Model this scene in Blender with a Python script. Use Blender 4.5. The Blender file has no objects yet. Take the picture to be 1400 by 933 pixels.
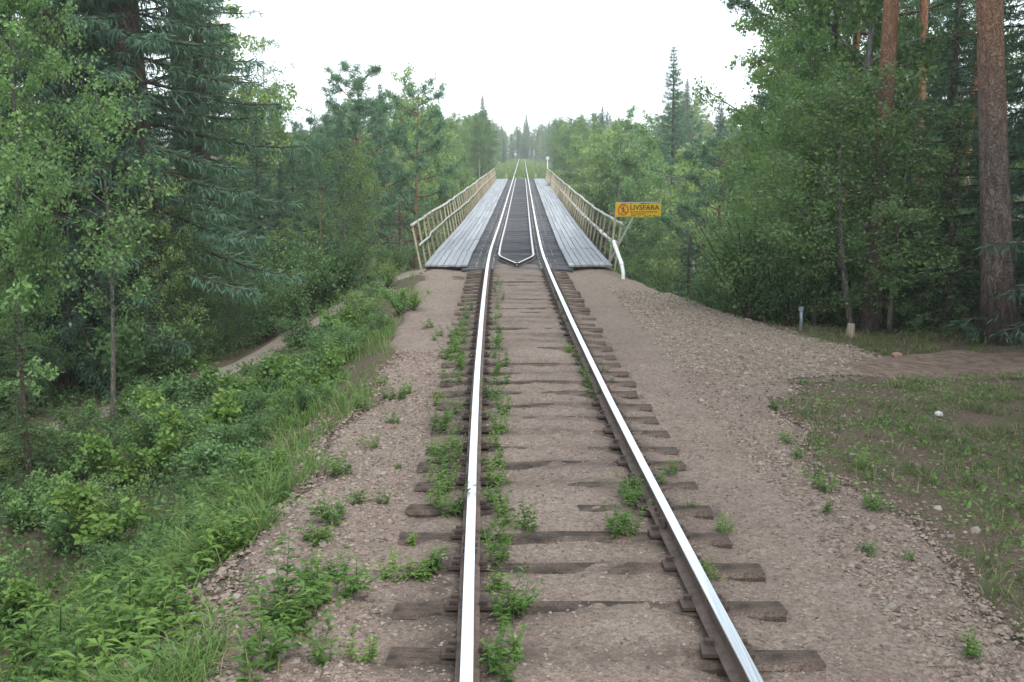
import bpy, math, random
import numpy as np
from mathutils import Vector, Matrix

# ------------------------------------------------------------------ camera, sky, sun, exposure
scene = bpy.context.scene
coll = scene.collection
F_PX, IMG_W, IMG_H, HORIZON = 1460.0, 1400.0, 933.0, 216.0
PITCH = math.atan((IMG_H / 2 - HORIZON) / F_PX)
CAM_Z = 2.67
cam_data = bpy.data.cameras.new('camera')
cam_data.sensor_width = 36.0
cam_data.lens = 36.0 * F_PX / IMG_W
cam_data.clip_start = 0.1
cam_data.clip_end = 4000.0
cam = bpy.data.objects.new('camera', cam_data)
coll.objects.link(cam)
cam.location = (0, 0, CAM_Z)
cam.rotation_euler = (math.pi / 2 - PITCH, 0, 0)
scene.camera = cam

SUN_EL, SUN_AZ = math.radians(50), math.radians(155)     # azimuth from +Y towards +X
world = bpy.data.worlds.new('World')
scene.world = world
world.use_nodes = True
wn, wl = world.node_tree.nodes, world.node_tree.links
wn.clear()
sky = wn.new('ShaderNodeTexSky')
sky.sky_type = 'NISHITA'
sky.sun_disc = False
sky.sun_elevation = SUN_EL
sky.sun_rotation = SUN_AZ
sky.dust_density = 5.0
sky.air_density = 1.0
cloud = wn.new('ShaderNodeMixRGB')                        # even cloud cover over the clear sky
cloud.inputs['Fac'].default_value = 0.8
cloud.inputs['Color2'].default_value = (10.9, 12.0, 12.9, 1)
bg = wn.new('ShaderNodeBackground')
bg.inputs['Strength'].default_value = 0.1
wo = wn.new('ShaderNodeOutputWorld')
wl.new(sky.outputs[0], cloud.inputs['Color1'])
wl.new(cloud.outputs[0], bg.inputs['Color'])
wl.new(bg.outputs[0], wo.inputs['Surface'])

sun_data = bpy.data.lights.new('sun', 'SUN')
sun_data.energy = 1.5
sun_data.angle = math.radians(15)
sun_data.color = (1.0, 0.97, 0.93)
sun = bpy.data.objects.new('sun', sun_data)
coll.objects.link(sun)
sun_dir = Vector((math.sin(SUN_AZ) * math.cos(SUN_EL), math.cos(SUN_AZ) * math.cos(SUN_EL), math.sin(SUN_EL)))
sun.rotation_euler = sun_dir.to_track_quat('Z', 'Y').to_euler()
sun.location = (0, 0, 60)

scene.view_settings.view_transform = 'Standard'
scene.view_settings.look = 'None'
scene.view_settings.exposure = 0.95
scene.view_settings.gamma = 1.0
scene.view_settings.use_curve_mapping = False
scene.cycles.max_bounces = 6
scene.cycles.diffuse_bounces = 3
scene.cycles.glossy_bounces = 2
scene.cycles.transmission_bounces = 3
scene.cycles.volume_bounces = 3
scene.cycles.use_denoising = True

rng = np.random.default_rng(11)
random.seed(11)

# ------------------------------------------------------------------ small maths helpers
def sstep(a, b, x):
    t = np.clip((np.asarray(x, float) - a) / (b - a), 0, 1)
    return t * t * (3 - 2 * t)

_N = np.random.default_rng(5).random((256, 256))
def vnoise(x, y, s=1.0, seed=0):
    x = np.asarray(x, float) / s + seed * 17.31
    y = np.asarray(y, float) / s + seed * 9.77
    xi, yi = np.floor(x).astype(int), np.floor(y).astype(int)
    fx, fy = x - xi, y - yi
    fx, fy = fx * fx * (3 - 2 * fx), fy * fy * (3 - 2 * fy)
    a, b = _N[xi & 255, yi & 255], _N[(xi + 1) & 255, yi & 255]
    c, d = _N[xi & 255, (yi + 1) & 255], _N[(xi + 1) & 255, (yi + 1) & 255]
    return (a * (1 - fx) + b * fx) * (1 - fy) + (c * (1 - fx) + d * fx) * fy - 0.5
def fbm(x, y, s=1.0, seed=0, o=3):
    r, amp = 0, 1.0
    for k in range(o):
        r = r + amp * vnoise(x, y, s / 2 ** k, seed + k)
        amp *= 0.5
    return r

# line of the railway (measured from the photograph: gentle curve, then straight over the bridge)
_y = np.arange(-10, 460, 0.5)
_x = np.interp(_y, [-10, 5.14, 6.92, 9.48, 12.74, 20.2, 30, 212, 460], [0.95, 0.514, 0.463, 0.392, 0.316, 0.2, 0.1, 1.88, 4.31])
_k = np.exp(-0.5 * (np.arange(-16, 17) / 6.0) ** 2); _k /= _k.sum()
_xs = np.convolve(np.pad(_x, 16, mode='reflect', reflect_type='odd'), _k, 'valid')
_zs = np.convolve(np.pad(np.interp(_y, [-10, 45, 460], [0, 0, 0.0093 * 415]), 16, mode='reflect', reflect_type='odd'), _k, 'valid')
def XC(y): return np.interp(y, _y, _xs)
def ZT(y): return np.interp(y, _y, _zs)

BR0, BR1 = 27.9, 112.0          # bridge deck from .. to

def rim_y(X):
    return np.interp(X, [-60, -20, -12, -7, -4.5, -2.9, -2.4, 2.4, 2.8, 3.6, 4.3, 5.2, 6.2, 8, 11, 16, 40],
                     [40, 33, 30, 28, 28.3, 28.6, 28.9, 28.9, 27.4, 23.6, 21.0, 19.9, 20.4, 21.4, 22.0, 24.0, 30.0])

def HT(X, Y, rough=True):
    """height of the ground"""
    X = np.asarray(X, float); Y = np.asarray(Y, float)
    xc, zt = XC(Y), ZT(Y)
    u = X - xc
    a = -u
    l1 = np.interp(a, [0, 2.2, 3.0, 4.0, 5.2, 7, 12, 40], [-.17, -.21, -.62, -1.3, -1.85, -2.1, -2.4, -3.6])
    l2 = np.interp(a, [0, 2.4, 3.3, 4.6, 6.5, 9, 14, 40], [-.17, -.21, -.42, -1.0, -1.75, -2.3, -3.2, -4.5])
    w = sstep(19, 26, Y)
    zl = l1 * (1 - w) + l2 * w
    zr = np.interp(u, [0, 2.3, 3.2, 6, 9, 14, 40], [-.17, -.22, -.33, -.55, -.62, -.8, -1.6])
    near = np.where(u < 0, zl, zr)
    s = np.maximum(Y - rim_y(X), 0)
    near = near - np.where(s > 0, 0.72 * np.sqrt(s * s + .5) - 0.51, 0)
    far_edge = BR1 - 0.5 + 3 * vnoise(X, X * 0, 14.0, 3)
    fz = zt - np.interp(np.abs(u), [0, 2.6, 5, 9, 40, 200, 600], [.17, .2, .7, 1.0, -0.5, -9, -30])
    t = np.maximum(far_edge - Y, 0)
    far = fz - 0.62 * t
    r = np.maximum(np.maximum(near, far), -15.0)
    r = np.where(Y > far_edge, fz, r)
    if rough:
        m = sstep(2.3, 4.5, np.abs(u)) * 0.9 + 0.02
        d = np.sqrt(X * X + Y * Y)
        r = r + m * (fbm(X, Y, 1.6, 1, 3) * 0.14 + fbm(X, Y, 7.0, 4, 2) * 0.45 * sstep(5, 12, np.abs(u)))
        r = r + fbm(X, Y, 40, 7, 2) * 6 * sstep(60, 200, d) * sstep(12, 50, np.abs(u))
    return r

def ground_pt(px, py, dz=0.0):
    """pixel of the photograph -> point on the ground (ray marched against the terrain)"""
    dx, dy = (px - IMG_W / 2) / F_PX, -(py - IMG_H / 2) / F_PX
    d = np.array([dx, math.cos(PITCH) + dy * math.sin(PITCH), -math.sin(PITCH) + dy * math.cos(PITCH)])
    ts = np.arange(3, 200, 0.03)
    P = np.array([0, 0, CAM_Z]) + ts[:, None] * d
    g = HT(P[:, 0], P[:, 1]) + dz
    i = int(np.argmax(P[:, 2] < g))
    return P[i, 0], P[i, 1], float(g[i])
def x_at(px, Y): return (px - IMG_W / 2) / F_PX * (Y * math.cos(PITCH) + 0.3)
def z_at(py, Y):
    ang = math.atan((py - IMG_H / 2) / F_PX) + PITCH
    return CAM_Z - Y * math.tan(ang)

# ------------------------------------------------------------------ object helpers
def tag(o, label=None, category=None, group=None, kind=None):
    if label: o['label'] = label
    if category: o['category'] = category
    if group: o['group'] = group
    if kind: o['kind'] = kind
    return o

def mesh(name, verts, quads=None, tris=None, mats=(), midx=None, smooth=False, attrs=None):
    verts = np.asarray(verts, np.float32).reshape(-1, 3)
    q = np.zeros((0, 4), np.int32) if quads is None else np.asarray(quads, np.int32).reshape(-1, 4)
    t = np.zeros((0, 3), np.int32) if tris is None else np.asarray(tris, np.int32).reshape(-1, 3)
    me = bpy.data.meshes.new(name)
    me.vertices.add(len(verts)); me.vertices.foreach_set('co', verts.ravel())
    nl = q.size + t.size
    me.loops.add(nl); me.loops.foreach_set('vertex_index', np.concatenate([q.ravel(), t.ravel()]))
    n = len(q) + len(t)
    me.polygons.add(n)
    st = np.concatenate([np.arange(len(q)) * 4, q.size + np.arange(len(t)) * 3]).astype(np.int32)
    me.polygons.foreach_set('loop_start', st)
    for m in mats: me.materials.append(m)
    if midx is not None: me.polygons.foreach_set('material_index', np.asarray(midx, np.int32))
    me.update(calc_edges=True)
    me.polygons.foreach_set('use_smooth', np.full(n, bool(smooth)))
    if attrs:
        for k, v in attrs.items():
            a = me.attributes.new(k, 'FLOAT', 'POINT')
            a.data.foreach_set('value', np.asarray(v, np.float32))
    me.validate()
    return me

def obj(name, me, parent=None, loc=None, kind=None):
    o = bpy.data.objects.new(name, me)
    coll.objects.link(o)
    if parent is not None: o.parent = parent
    if loc is not None: o.location = loc
    if kind: o['kind'] = kind
    return o

def empty(name, loc=(0, 0, 0)):
    o = bpy.data.objects.new(name, None)
    o.empty_display_size = 0.2
    coll.objects.link(o)
    o.location = loc
    return o

class MB:
    """collects geometry for one mesh"""
    def __init__(s): s.v = []; s.q = []; s.t = []; s.qm = []; s.tm = []; s.n = 0
    def add(s, v, q=None, t=None, m=0):
        v = np.asarray(v, float).reshape(-1, 3)
        if q is not None:
            q = np.asarray(q, int).reshape(-1, 4); s.q.append(q + s.n); s.qm.append(np.full(len(q), m))
        if t is not None:
            t = np.asarray(t, int).reshape(-1, 3); s.t.append(t + s.n); s.tm.append(np.full(len(t), m))
        s.v.append(v); s.n += len(v)
        return s
    def box(s, c, size, rot=None, m=0, taper=1.0):
        h = np.array(size) / 2
        k = np.array([[-1, -1, -1], [1, -1, -1], [1, 1, -1], [-1, 1, -1], [-1, -1, 1], [1, -1, 1], [1, 1, 1], [-1, 1, 1]], float) * h
        k[4:, :2] *= taper
        if rot is not None: k = k @ np.array(rot).T
        return s.add(k + np.array(c), [[0, 3, 2, 1], [4, 5, 6, 7], [0, 1, 5, 4], [1, 2, 6, 5], [2, 3, 7, 6], [3, 0, 4, 7]], m=m)
    def bar(s, a, b, w, h=None, m=0):
        """square bar from a to b"""
        a, b = np.array(a, float), np.array(b, float)
        h = w if h is None else h
        d = b - a; L = np.linalg.norm(d); d /= L
        up = np.array([0, 0, 1.0]) if abs(d[2]) < 0.9 else np.array([0, 1.0, 0])
        sx = np.cross(d, up); sx /= np.linalg.norm(sx); sz = np.cross(sx, d)
        return s.box((a + b) / 2, (w, L, h), rot=np.stack([sx, d, sz], 1), m=m)
    def tube(s, P, R, n=6, m=0, cap=True):
        P = np.asarray(P, float); R = np.broadcast_to(np.asarray(R, float), (len(P),))
        T = np.gradient(P, axis=0); T /= np.linalg.norm(T, axis=1)[:, None] + 1e-9
        ref = np.array([1.0, 0, 0]) if abs(T[0][0]) < 0.8 else np.array([0, 1.0, 0])
        A = np.cross(T, ref); A /= np.linalg.norm(A, axis=1)[:, None] + 1e-9
        B = np.cross(T, A)
        th = np.arange(n) * 2 * math.pi / n
        ring = np.cos(th)[None, :, None] * A[:, None] + np.sin(th)[None, :, None] * B[:, None]
        V = (P[:, None] + ring * R[:, None, None]).reshape(-1, 3)
        i = np.arange(len(P) - 1)[:, None] * n; j = np.arange(n)[None]; k = (j + 1) % n
        Q = np.stack([i + j, i + k, i + n + k, i + n + j], -1).reshape(-1, 4)
        tr = None
        if cap:
            V = np.concatenate([V, P[:1], P[-1:]])
            c0 = len(P) * n
            jj = np.arange(n); kk = (jj + 1) % n; e = (len(P) - 1) * n
            tr = np.concatenate([np.stack([kk, jj, np.full(n, c0)], 1), np.stack([e + jj, e + kk, np.full(n, c0 + 1)], 1)])
        return s.add(V, Q, tr, m=m)
    def me(s, name, mats, smooth=False, attrs=None):
        q = np.concatenate(s.q) if s.q else None
        t = np.concatenate(s.t) if s.t else None
        mi = np.concatenate(s.qm + s.tm) if (s.qm or s.tm) else None
        return mesh(name, np.concatenate(s.v), q, t, mats, mi, smooth, attrs)

def bevel(o, w=0.01, seg=1):
    b = o.modifiers.new('bevel', 'BEVEL'); b.width = w; b.segments = seg; b.limit_method = 'ANGLE'
    return o

# ------------------------------------------------------------------ materials
def mat(name):
    m = bpy.data.materials.new(name); m.use_nodes = True
    nt = m.node_tree
    return m, nt.nodes, nt.links, nt.nodes['Principled BSDF'], nt.nodes['Material Output']
def mixc(N, L, fac, a, b, blend='MIX'):
    n = N.new('ShaderNodeMixRGB'); n.blend_type = blend
    for k, v in (('Fac', fac), ('Color1', a), ('Color2', b)):
        if isinstance(v, (int, float)): n.inputs[k].default_value = v
        elif isinstance(v, tuple): n.inputs[k].default_value = (*v, 1) if len(v) == 3 else v
        else: L.new(v, n.inputs[k])
    return n.outputs[0]
def ramp(N, L, x, lo, hi, inv=False):
    n = N.new('ShaderNodeMapRange'); n.clamp = True
    n.inputs['From Min'].default_value = lo; n.inputs['From Max'].default_value = hi
    if inv: n.inputs['To Min'].default_value = 1; n.inputs['To Max'].default_value = 0
    L.new(x, n.inputs['Value'])
    return n.outputs[0]
def noise(N, L, scale, detail=4, rough=.6, coord='Object', stretch=None):
    tc = N.new('ShaderNodeTexCoord'); src = tc.outputs[coord]
    if stretch:
        mp = N.new('ShaderNodeMapping'); mp.inputs['Scale'].default_value = stretch
        L.new(src, mp.inputs['Vector']); src = mp.outputs[0]
    n = N.new('ShaderNodeTexNoise')
    n.inputs['Scale'].default_value = scale; n.inputs['Detail'].default_value = detail; n.inputs['Roughness'].default_value = rough
    L.new(src, n.inputs['Vector'])
    return n.outputs['Fac']
def bump(N, L, bsdf, h, strength=.4, dist=.02):
    b = N.new('ShaderNodeBump'); b.inputs['Strength'].default_value = strength; b.inputs['Distance'].default_value = dist
    L.new(h, b.inputs['Height']); L.new(b.outputs[0], bsdf.inputs['Normal'])
def attr(N, name):
    a = N.new('ShaderNodeAttribute'); a.attribute_name = name
    return a.outputs['Fac']

def leaf_mat(name, c1, c2, c3=None, trans=.32, rough=.55, dry=None):
    m, N, L, B, O = mat(name)
    g = N.new('ShaderNodeNewGeometry')
    oi = N.new('ShaderNodeObjectInfo')
    c = mixc(N, L, g.outputs['Random Per Island'], c1, c2)
    if dry: c = mixc(N, L, ramp(N, L, g.outputs['Random Per Island'], dry, dry + .01), c, (.26, .21, .115))
    if c3: c = mixc(N, L, ramp(N, L, oi.outputs['Random'], .35, 1.0), c, mixc(N, L, .55, c, c3))
    val = N.new('ShaderNodeMapRange')
    val.inputs['To Min'].default_value = .8; val.inputs['To Max'].default_value = 1.2
    L.new(oi.outputs['Random'], val.inputs['Value'])
    hs = N.new('ShaderNodeHueSaturation'); L.new(c, hs.inputs['Color']); L.new(val.outputs[0], hs.inputs['Value'])
    c = hs.outputs[0]
    L.new(c, B.inputs['Base Color'])
    B.inputs['Roughness'].default_value = rough
    B.inputs['Specular IOR Level'].default_value = .3
    t = N.new('ShaderNodeBsdfTranslucent'); L.new(mixc(N, L, .5, c, (.18, .32, .08), 'MIX'), t.inputs['Color'])
    mx = N.new('ShaderNodeMixShader'); mx.inputs['Fac'].default_value = trans
    L.new(B.outputs[0], mx.inputs[1]); L.new(t.outputs[0], mx.inputs[2]); L.new(mx.outputs[0], O.inputs['Surface'])
    return m

M = {}
M['spruce'] = leaf_mat('spruce_needles', (0.037, 0.084, 0.062), (0.076, 0.149, 0.093), (0.091, 0.167, 0.094), trans=.16, rough=.6)
M['young_spruce'] = leaf_mat('young_spruce_needles', (0.056, 0.113, 0.048), (0.102, 0.189, 0.075), (0.121, 0.205, 0.075), trans=.2)
M['pine'] = leaf_mat('pine_needles', (0.060, 0.130, 0.083), (0.112, 0.211, 0.115), (0.130, 0.232, 0.110), trans=.16, rough=.6)
M['birch'] = leaf_mat('birch_leaves', (0.111, 0.204, 0.072), (0.186, 0.303, 0.106), (0.262, 0.314, 0.092), trans=.36)
M['aspen'] = leaf_mat('aspen_leaves', (0.106, 0.204, 0.069), (0.176, 0.298, 0.102), (0.161, 0.275, 0.092), trans=.36)
M['shrub'] = leaf_mat('shrub_leaves', (0.070, 0.151, 0.060), (0.130, 0.238, 0.095), (0.167, 0.259, 0.090), trans=.33)
M['weed'] = leaf_mat('weed_leaves', (0.071, 0.149, 0.037), (0.131, 0.237, 0.055), (0.161, 0.243, 0.046), trans=.33)
M['grass'] = leaf_mat('grass_blades', (0.076, 0.154, 0.039), (0.171, 0.264, 0.078), None, trans=.3, dry=.90)
M['cover'] = leaf_mat('ground_cover_leaves', (0.042, 0.092, 0.034), (0.102, 0.178, 0.060), None, trans=.3)
M['moss'] = leaf_mat('low_grass_blades', (0.058, 0.091, 0.033), (0.120, 0.157, 0.062), None, trans=.25, dry=.80)
M['dead'] = leaf_mat('dead_needles', (.16, .11, .085), (.24, .18, .14), None, trans=.1)

def bark(name, low, high=None, z0=.35, z1=.6, H=20.0, sc=15):
    m, N, L, B, O = mat(name)
    n = noise(N, L, sc, 6, .7, stretch=(1, 1, .22))
    c = mixc(N, L, ramp(N, L, n, .35, .68), tuple(v * .45 for v in low), low)
    if high:
        n2 = noise(N, L, sc * .7, 4, .6, stretch=(1, 1, .5))
        tc = N.new('ShaderNodeTexCoord'); sp = N.new('ShaderNodeSeparateXYZ'); L.new(tc.outputs['Object'], sp.inputs[0])
        hi = mixc(N, L, ramp(N, L, n2, .35, .7), tuple(v * .6 for v in high), high)
        c = mixc(N, L, ramp(N, L, sp.outputs['Z'], z0 * H, z1 * H), c, hi)
    L.new(c, B.inputs['Base Color']); B.inputs['Roughness'].default_value = .9
    B.inputs['Specular IOR Level'].default_value = .15
    vt = N.new('ShaderNodeTexVoronoi'); vt.feature = 'DISTANCE_TO_EDGE'; vt.inputs['Scale'].default_value = sc * 1.6
    tc2 = N.new('ShaderNodeTexCoord'); mp2 = N.new('ShaderNodeMapping'); mp2.inputs['Scale'].default_value = (1, 1, .13)
    wob = N.new('ShaderNodeVectorMath'); wob.operation = 'ADD'; nz = N.new('ShaderNodeTexNoise'); nz.inputs['Scale'].default_value = 9
    L.new(tc2.outputs['Object'], nz.inputs['Vector']); sc_ = N.new('ShaderNodeVectorMath'); sc_.operation = 'SCALE'; sc_.inputs['Scale'].default_value = .2; L.new(nz.outputs['Color'], sc_.inputs[0])
    L.new(tc2.outputs['Object'], wob.inputs[0]); L.new(sc_.outputs[0], wob.inputs[1]); L.new(wob.outputs[0], mp2.inputs['Vector']); L.new(mp2.outputs[0], vt.inputs['Vector'])
    fis = ramp(N, L, vt.outputs['Distance'], .0, .13)
    c2 = mixc(N, L, fis, mixc(N, L, .30, c, (.06, .05, .042)), c)
    L.new(c2, B.inputs['Base Color'])
    ad = N.new('ShaderNodeMath'); ad.operation = 'ADD'; L.new(n, ad.inputs[0]); L.new(fis, ad.inputs[1])
    bump(N, L, B, ad.outputs[0], .9, .03)
    return m
M['bark_spruce'] = bark('spruce_bark', (.17, .135, .115))
M['bark_pine'] = bark('pine_bark', (.22, .175, .15), (.40, .205, .12), .15, .30, 20)
M['bark_birch'] = bark('birch_bark', (.44, .43, .40), sc=5)
M['bark_grey'] = bark('grey_bark', (.22, .215, .18))
M['pine_limb'] = bark('pine_limb_bark', (.24, .135, .085))
M['twig'] = bark('twig_bark', (.14, .10, .075))

# gravel
def gravel_mat(name, shoulder=True):
    m, N, L, B, O = mat(name)
    tc = N.new('ShaderNodeTexCoord')
    def vor(s):
        v = N.new('ShaderNodeTexVoronoi'); v.inputs['Scale'].default_value = s
        L.new(tc.outputs['Object'], v.inputs['Vector']); return v
    v1, v2 = vor(38), vor(85)
    big = noise(N, L, .9, 5, .6); mid = noise(N, L, 7, 4, .6); fine = noise(N, L, 120, 2, .6)
    pink = mixc(N, L, ramp(N, L, big, .3, .7), (0.182, 0.148, 0.125), (0.254, 0.212, 0.180))
    c = mixc(N, L, attr(N, 'grey'), pink, mixc(N, L, ramp(N, L, mid, .3, .7), (0.200, 0.163, 0.128), (0.283, 0.241, 0.192)))
    sep = N.new('ShaderNodeSeparateColor'); L.new(v1.outputs['Color'], sep.inputs[0])
    c = mixc(N, L, .55, c, mixc(N, L, ramp(N, L, sep.outputs[0], 0, 1), (.45, .42, .42), (1.3, 1.25, 1.22)), 'MULTIPLY')
    sep2 = N.new('ShaderNodeSeparateColor'); L.new(v2.outputs['Color'], sep2.inputs[0])
    c = mixc(N, L, .45, c, mixc(N, L, ramp(N, L, sep2.outputs[1], 0, 1), (.5, .48, .48), (1.35, 1.3, 1.3)), 'MULTIPLY')
    c = mixc(N, L, ramp(N, L, mid, .45, .8), c, mixc(N, L, .5, c, (.16, .12, .10)))
    st = N.new('ShaderNodeMath'); st.operation = 'MULTIPLY'; L.new(attr(N, 'oil'), st.inputs[0]); L.new(ramp(N, L, mid, .25, .55), st.inputs[1])
    c = mixc(N, L, st.outputs[0], c, (.075, .06, .052))
    L.new(c, B.inputs['Base Color']); B.inputs['Roughness'].default_value = .95
    B.inputs['Specular IOR Level'].default_value = .1
    hh = N.new('ShaderNodeMath'); hh.operation = 'ADD'; L.new(v1.outputs['Distance'], hh.inputs[0]); L.new(fine, hh.inputs[1])
    bump(N, L, B, hh.outputs[0], .7, .012)
    return m
M['gravel'] = gravel_mat('track_gravel')

def ground_mat():
    m, N, L, B, O = mat('forest_ground')
    big = noise(N, L, .25, 5, .6); mid = noise(N, L, 2.5, 5, .65); fine = noise(N, L, 25, 4, .7)
    soil = mixc(N, L, ramp(N, L, fine, .3, .7), (.065, .050, .038), (.17, .132, .102))
    moss = mixc(N, L, ramp(N, L, fine, .3, .7), (.035, .055, .018), (.095, .125, .045))
    c = mixc(N, L, ramp(N, L, mid, .5, .66), soil, moss)
    grn = mixc(N, L, ramp(N, L, mid, .3, .7), (.09, .13, .04), (.16, .20, .07))
    c = mixc(N, L, attr(N, 'meadow'), c, grn)
    L.new(c, B.inputs['Base Color']); B.inputs['Roughness'].default_value = 1
    B.inputs['Specular IOR Level'].default_value = .05
    bump(N, L, B, fine, .8, .05)
    return m
M['ground'] = ground_mat()

def plain(name, c1, c2, scale=6, rough=.8, stretch=None, metal=0, bmp=.3, obj_var=.0, spec=.3, det=5):
    m, N, L, B, O = mat(name)
    n = noise(N, L, scale, det, .65, stretch=stretch)
    c = mixc(N, L, ramp(N, L, n, .32, .68), c1, c2)
    if obj_var:
        oi = N.new('ShaderNodeObjectInfo'); hs = N.new('ShaderNodeHueSaturation')
        mr = N.new('ShaderNodeMapRange'); mr.inputs['To Min'].default_value = 1 - obj_var; mr.inputs['To Max'].default_value = 1 + obj_var
        L.new(oi.outputs['Random'], mr.inputs['Value']); L.new(mr.outputs[0], hs.inputs['Value']); L.new(c, hs.inputs['Color']); c = hs.outputs[0]
    L.new(c, B.inputs['Base Color']); B.inputs['Roughness'].default_value = rough; B.inputs['Metallic'].default_value = metal
    B.inputs['Specular IOR Level'].default_value = spec
    if bmp: bump(N, L, B, n, bmp, .01)
    return m
def sleeper_mat():
    m, N, L, B, O = mat('old_sleeper_wood')
    n = noise(N, L, 9, 5, .65, stretch=(.25, 3, 3)); d = noise(N, L, 3.2, 4, .65); d2 = noise(N, L, 60, 2, .6)
    c = mixc(N, L, ramp(N, L, n, .32, .68), (.028, .023, .020), (.070, .056, .047))
    dust = N.new('ShaderNodeMath'); dust.operation = 'MULTIPLY'; L.new(ramp(N, L, d, .42, .68), dust.inputs[0]); L.new(ramp(N, L, d2, .3, .7), dust.inputs[1])
    c = mixc(N, L, dust.outputs[0], c, (.20, .148, .120))          # sand blown over the timber
    L.new(c, B.inputs['Base Color']); B.inputs['Roughness'].default_value = .95; B.inputs['Specular IOR Level'].default_value = .1
    bump(N, L, B, n, .9, .012)
    return m
M['sleeper'] = sleeper_mat()
M['bridge_sleeper'] = plain('bridge_sleeper_wood', (.028, .029, .032), (.075, .075, .080), 9, .75, (.25, 3, 3), bmp=.8, obj_var=.45)
M['plank'] = plain('weathered_plank', (.21, .222, .24), (.32, .335, .355), 7, .8, (6, .25, 6), bmp=.5, obj_var=.15)
M['rail_top'] = plain('polished_rail', (.56, .59, .64), (.84, .86, .90), 3, .30, (20, .3, 20), metal=1, bmp=0, det=2)
M['rail_side'] = plain('rusty_rail', (.085, .060, .050), (.17, .125, .105), 12, .8, bmp=.3)
M['guard_steel'] = plain('worn_guard_rail', (.40, .41, .43), (.62, .63, .65), 6, .42, (8, .5, 8), metal=.85, bmp=0)
M['fasten'] = plain('fastening_steel', (.10, .08, .07), (.5, .5, .5), 6, .55, metal=.6, bmp=.1)
M['hand_grey'] = plain('weathered_handrail', (.30, .285, .25), (.50, .485, .44), 5, .75, (6, .4, 6), bmp=.4, obj_var=.1)
M['post_wood'] = plain('tan_post_wood', (.31, .255, .185), (.48, .405, .30), 8, .85, (4, 4, .5), bmp=.4, obj_var=.2)
M['white_pipe'] = plain('white_pipe_plastic', (.66, .67, .66), (.82, .82, .81), 5, .45, bmp=.05)
M['girder'] = plain('girder_steel', (.07, .065, .06), (.14, .12, .105), 2, .7, metal=.3)
M['stone'] = plain('pier_stone', (.22, .21, .20), (.38, .36, .34), 3, .95, bmp=.8)
M['pebble'] = plain('pebble', (.17, .14, .12), (.34, .295, .26), 14, .9, bmp=.4, obj_var=.3)
M['sign_yellow'] = plain('sign_yellow_paint', (.78, .47, .02), (.86, .55, .04), 6, .5, bmp=0)
M['sign_red'] = plain('sign_red_paint', (.55, .10, .02), (.68, .17, .03), 9, .5, bmp=0)
M['sign_ink'] = plain('sign_dark_print', (.10, .07, .02), (.16, .11, .03), 9, .6, bmp=0)
M['sign_rust'] = plain('sign_rust', (.10, .05, .025), (.28, .22, .17), 25, .9, bmp=.2)
M['sign_edge'] = plain('sign_bare_metal', (.42, .42, .40), (.6, .6, .58), 25, .5, metal=.3, bmp=.1)
M['galv'] = plain('galvanised_steel', (.20, .24, .27), (.32, .36, .39), 10, .5, metal=.4, bmp=.1)
M['pale_wood'] = plain('pale_cut_wood', (.22, .19, .15), (.36, .31, .25), 10, .85, (4, 4, .5), bmp=.4)
M['white_paint'] = plain('white_paint', (.7, .71, .70), (.82, .82, .8), 10, .6, bmp=.05)
M['board_paint'] = plain('faded_board_paint', (.42, .47, .44), (.55, .59, .56), 10, .6, bmp=.05)
M['dirt'] = plain('brown_dirt', (.085, .062, .050), (.205, .155, .125), 6, 1, bmp=.9, spec=.05)
M['path'] = plain('path_gravel', (.15, .125, .105), (.25, .215, .18), 18, 1, bmp=.7, spec=.05)

def stone_mat(name, cols):
    m, N, L, B, O = mat(name)
    g = N.new('ShaderNodeNewGeometry')
    r = N.new('ShaderNodeValToRGB'); L.new(g.outputs['Random Per Island'], r.inputs[0])
    r.color_ramp.interpolation = 'CONSTANT'
    for i, c in enumerate(cols):
        e = r.color_ramp.elements[i] if i < 2 else r.color_ramp.elements.new(i / len(cols))
        e.position = i / len(cols); e.color = (*c, 1)
    L.new(r.outputs[0], B.inputs['Base Color']); B.inputs['Roughness'].default_value = .95
    B.inputs['Specular IOR Level'].default_value = .1
    return m
M['chips'] = stone_mat('gravel_chips', [(0.179, 0.136, 0.112), (0.239, 0.189, 0.156), (0.133, 0.099, 0.083), (0.285, 0.235, 0.198), (0.207, 0.162, 0.136), (0.248, 0.202, 0.172), (0.110, 0.090, 0.078), (0.221, 0.170, 0.143)])
M['chips_grey'] = stone_mat('grey_gravel_chips', [(0.210, 0.172, 0.136), (0.273, 0.237, 0.192), (0.146, 0.120, 0.096), (0.319, 0.280, 0.232), (0.228, 0.194, 0.152), (0.173, 0.129, 0.104), (0.255, 0.215, 0.176)])

# ------------------------------------------------------------------ the setting: ground, gravel bed, paths
def grid_mesh(name, XX, YY, ZZ, mats, attrs=None, smooth=True):
    r, c = XX.shape
    V = np.stack([XX, YY, ZZ], -1).reshape(-1, 3)
    i = np.arange(r - 1)[:, None] * c + np.arange(c - 1)[None]
    Q = np.stack([i, i + 1, i + c + 1, i + c], -1).reshape(-1, 4)
    return mesh(name, V, Q, None, mats, None, smooth, attrs)

def spaced(segs):
    out = [np.array([segs[0][0]])]
    for a, b, st in segs:
        n = max(1, int(round((b - a) / st))); out.append(a + (b - a) * np.arange(1, n + 1) / n)
    return np.concatenate(out)

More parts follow.
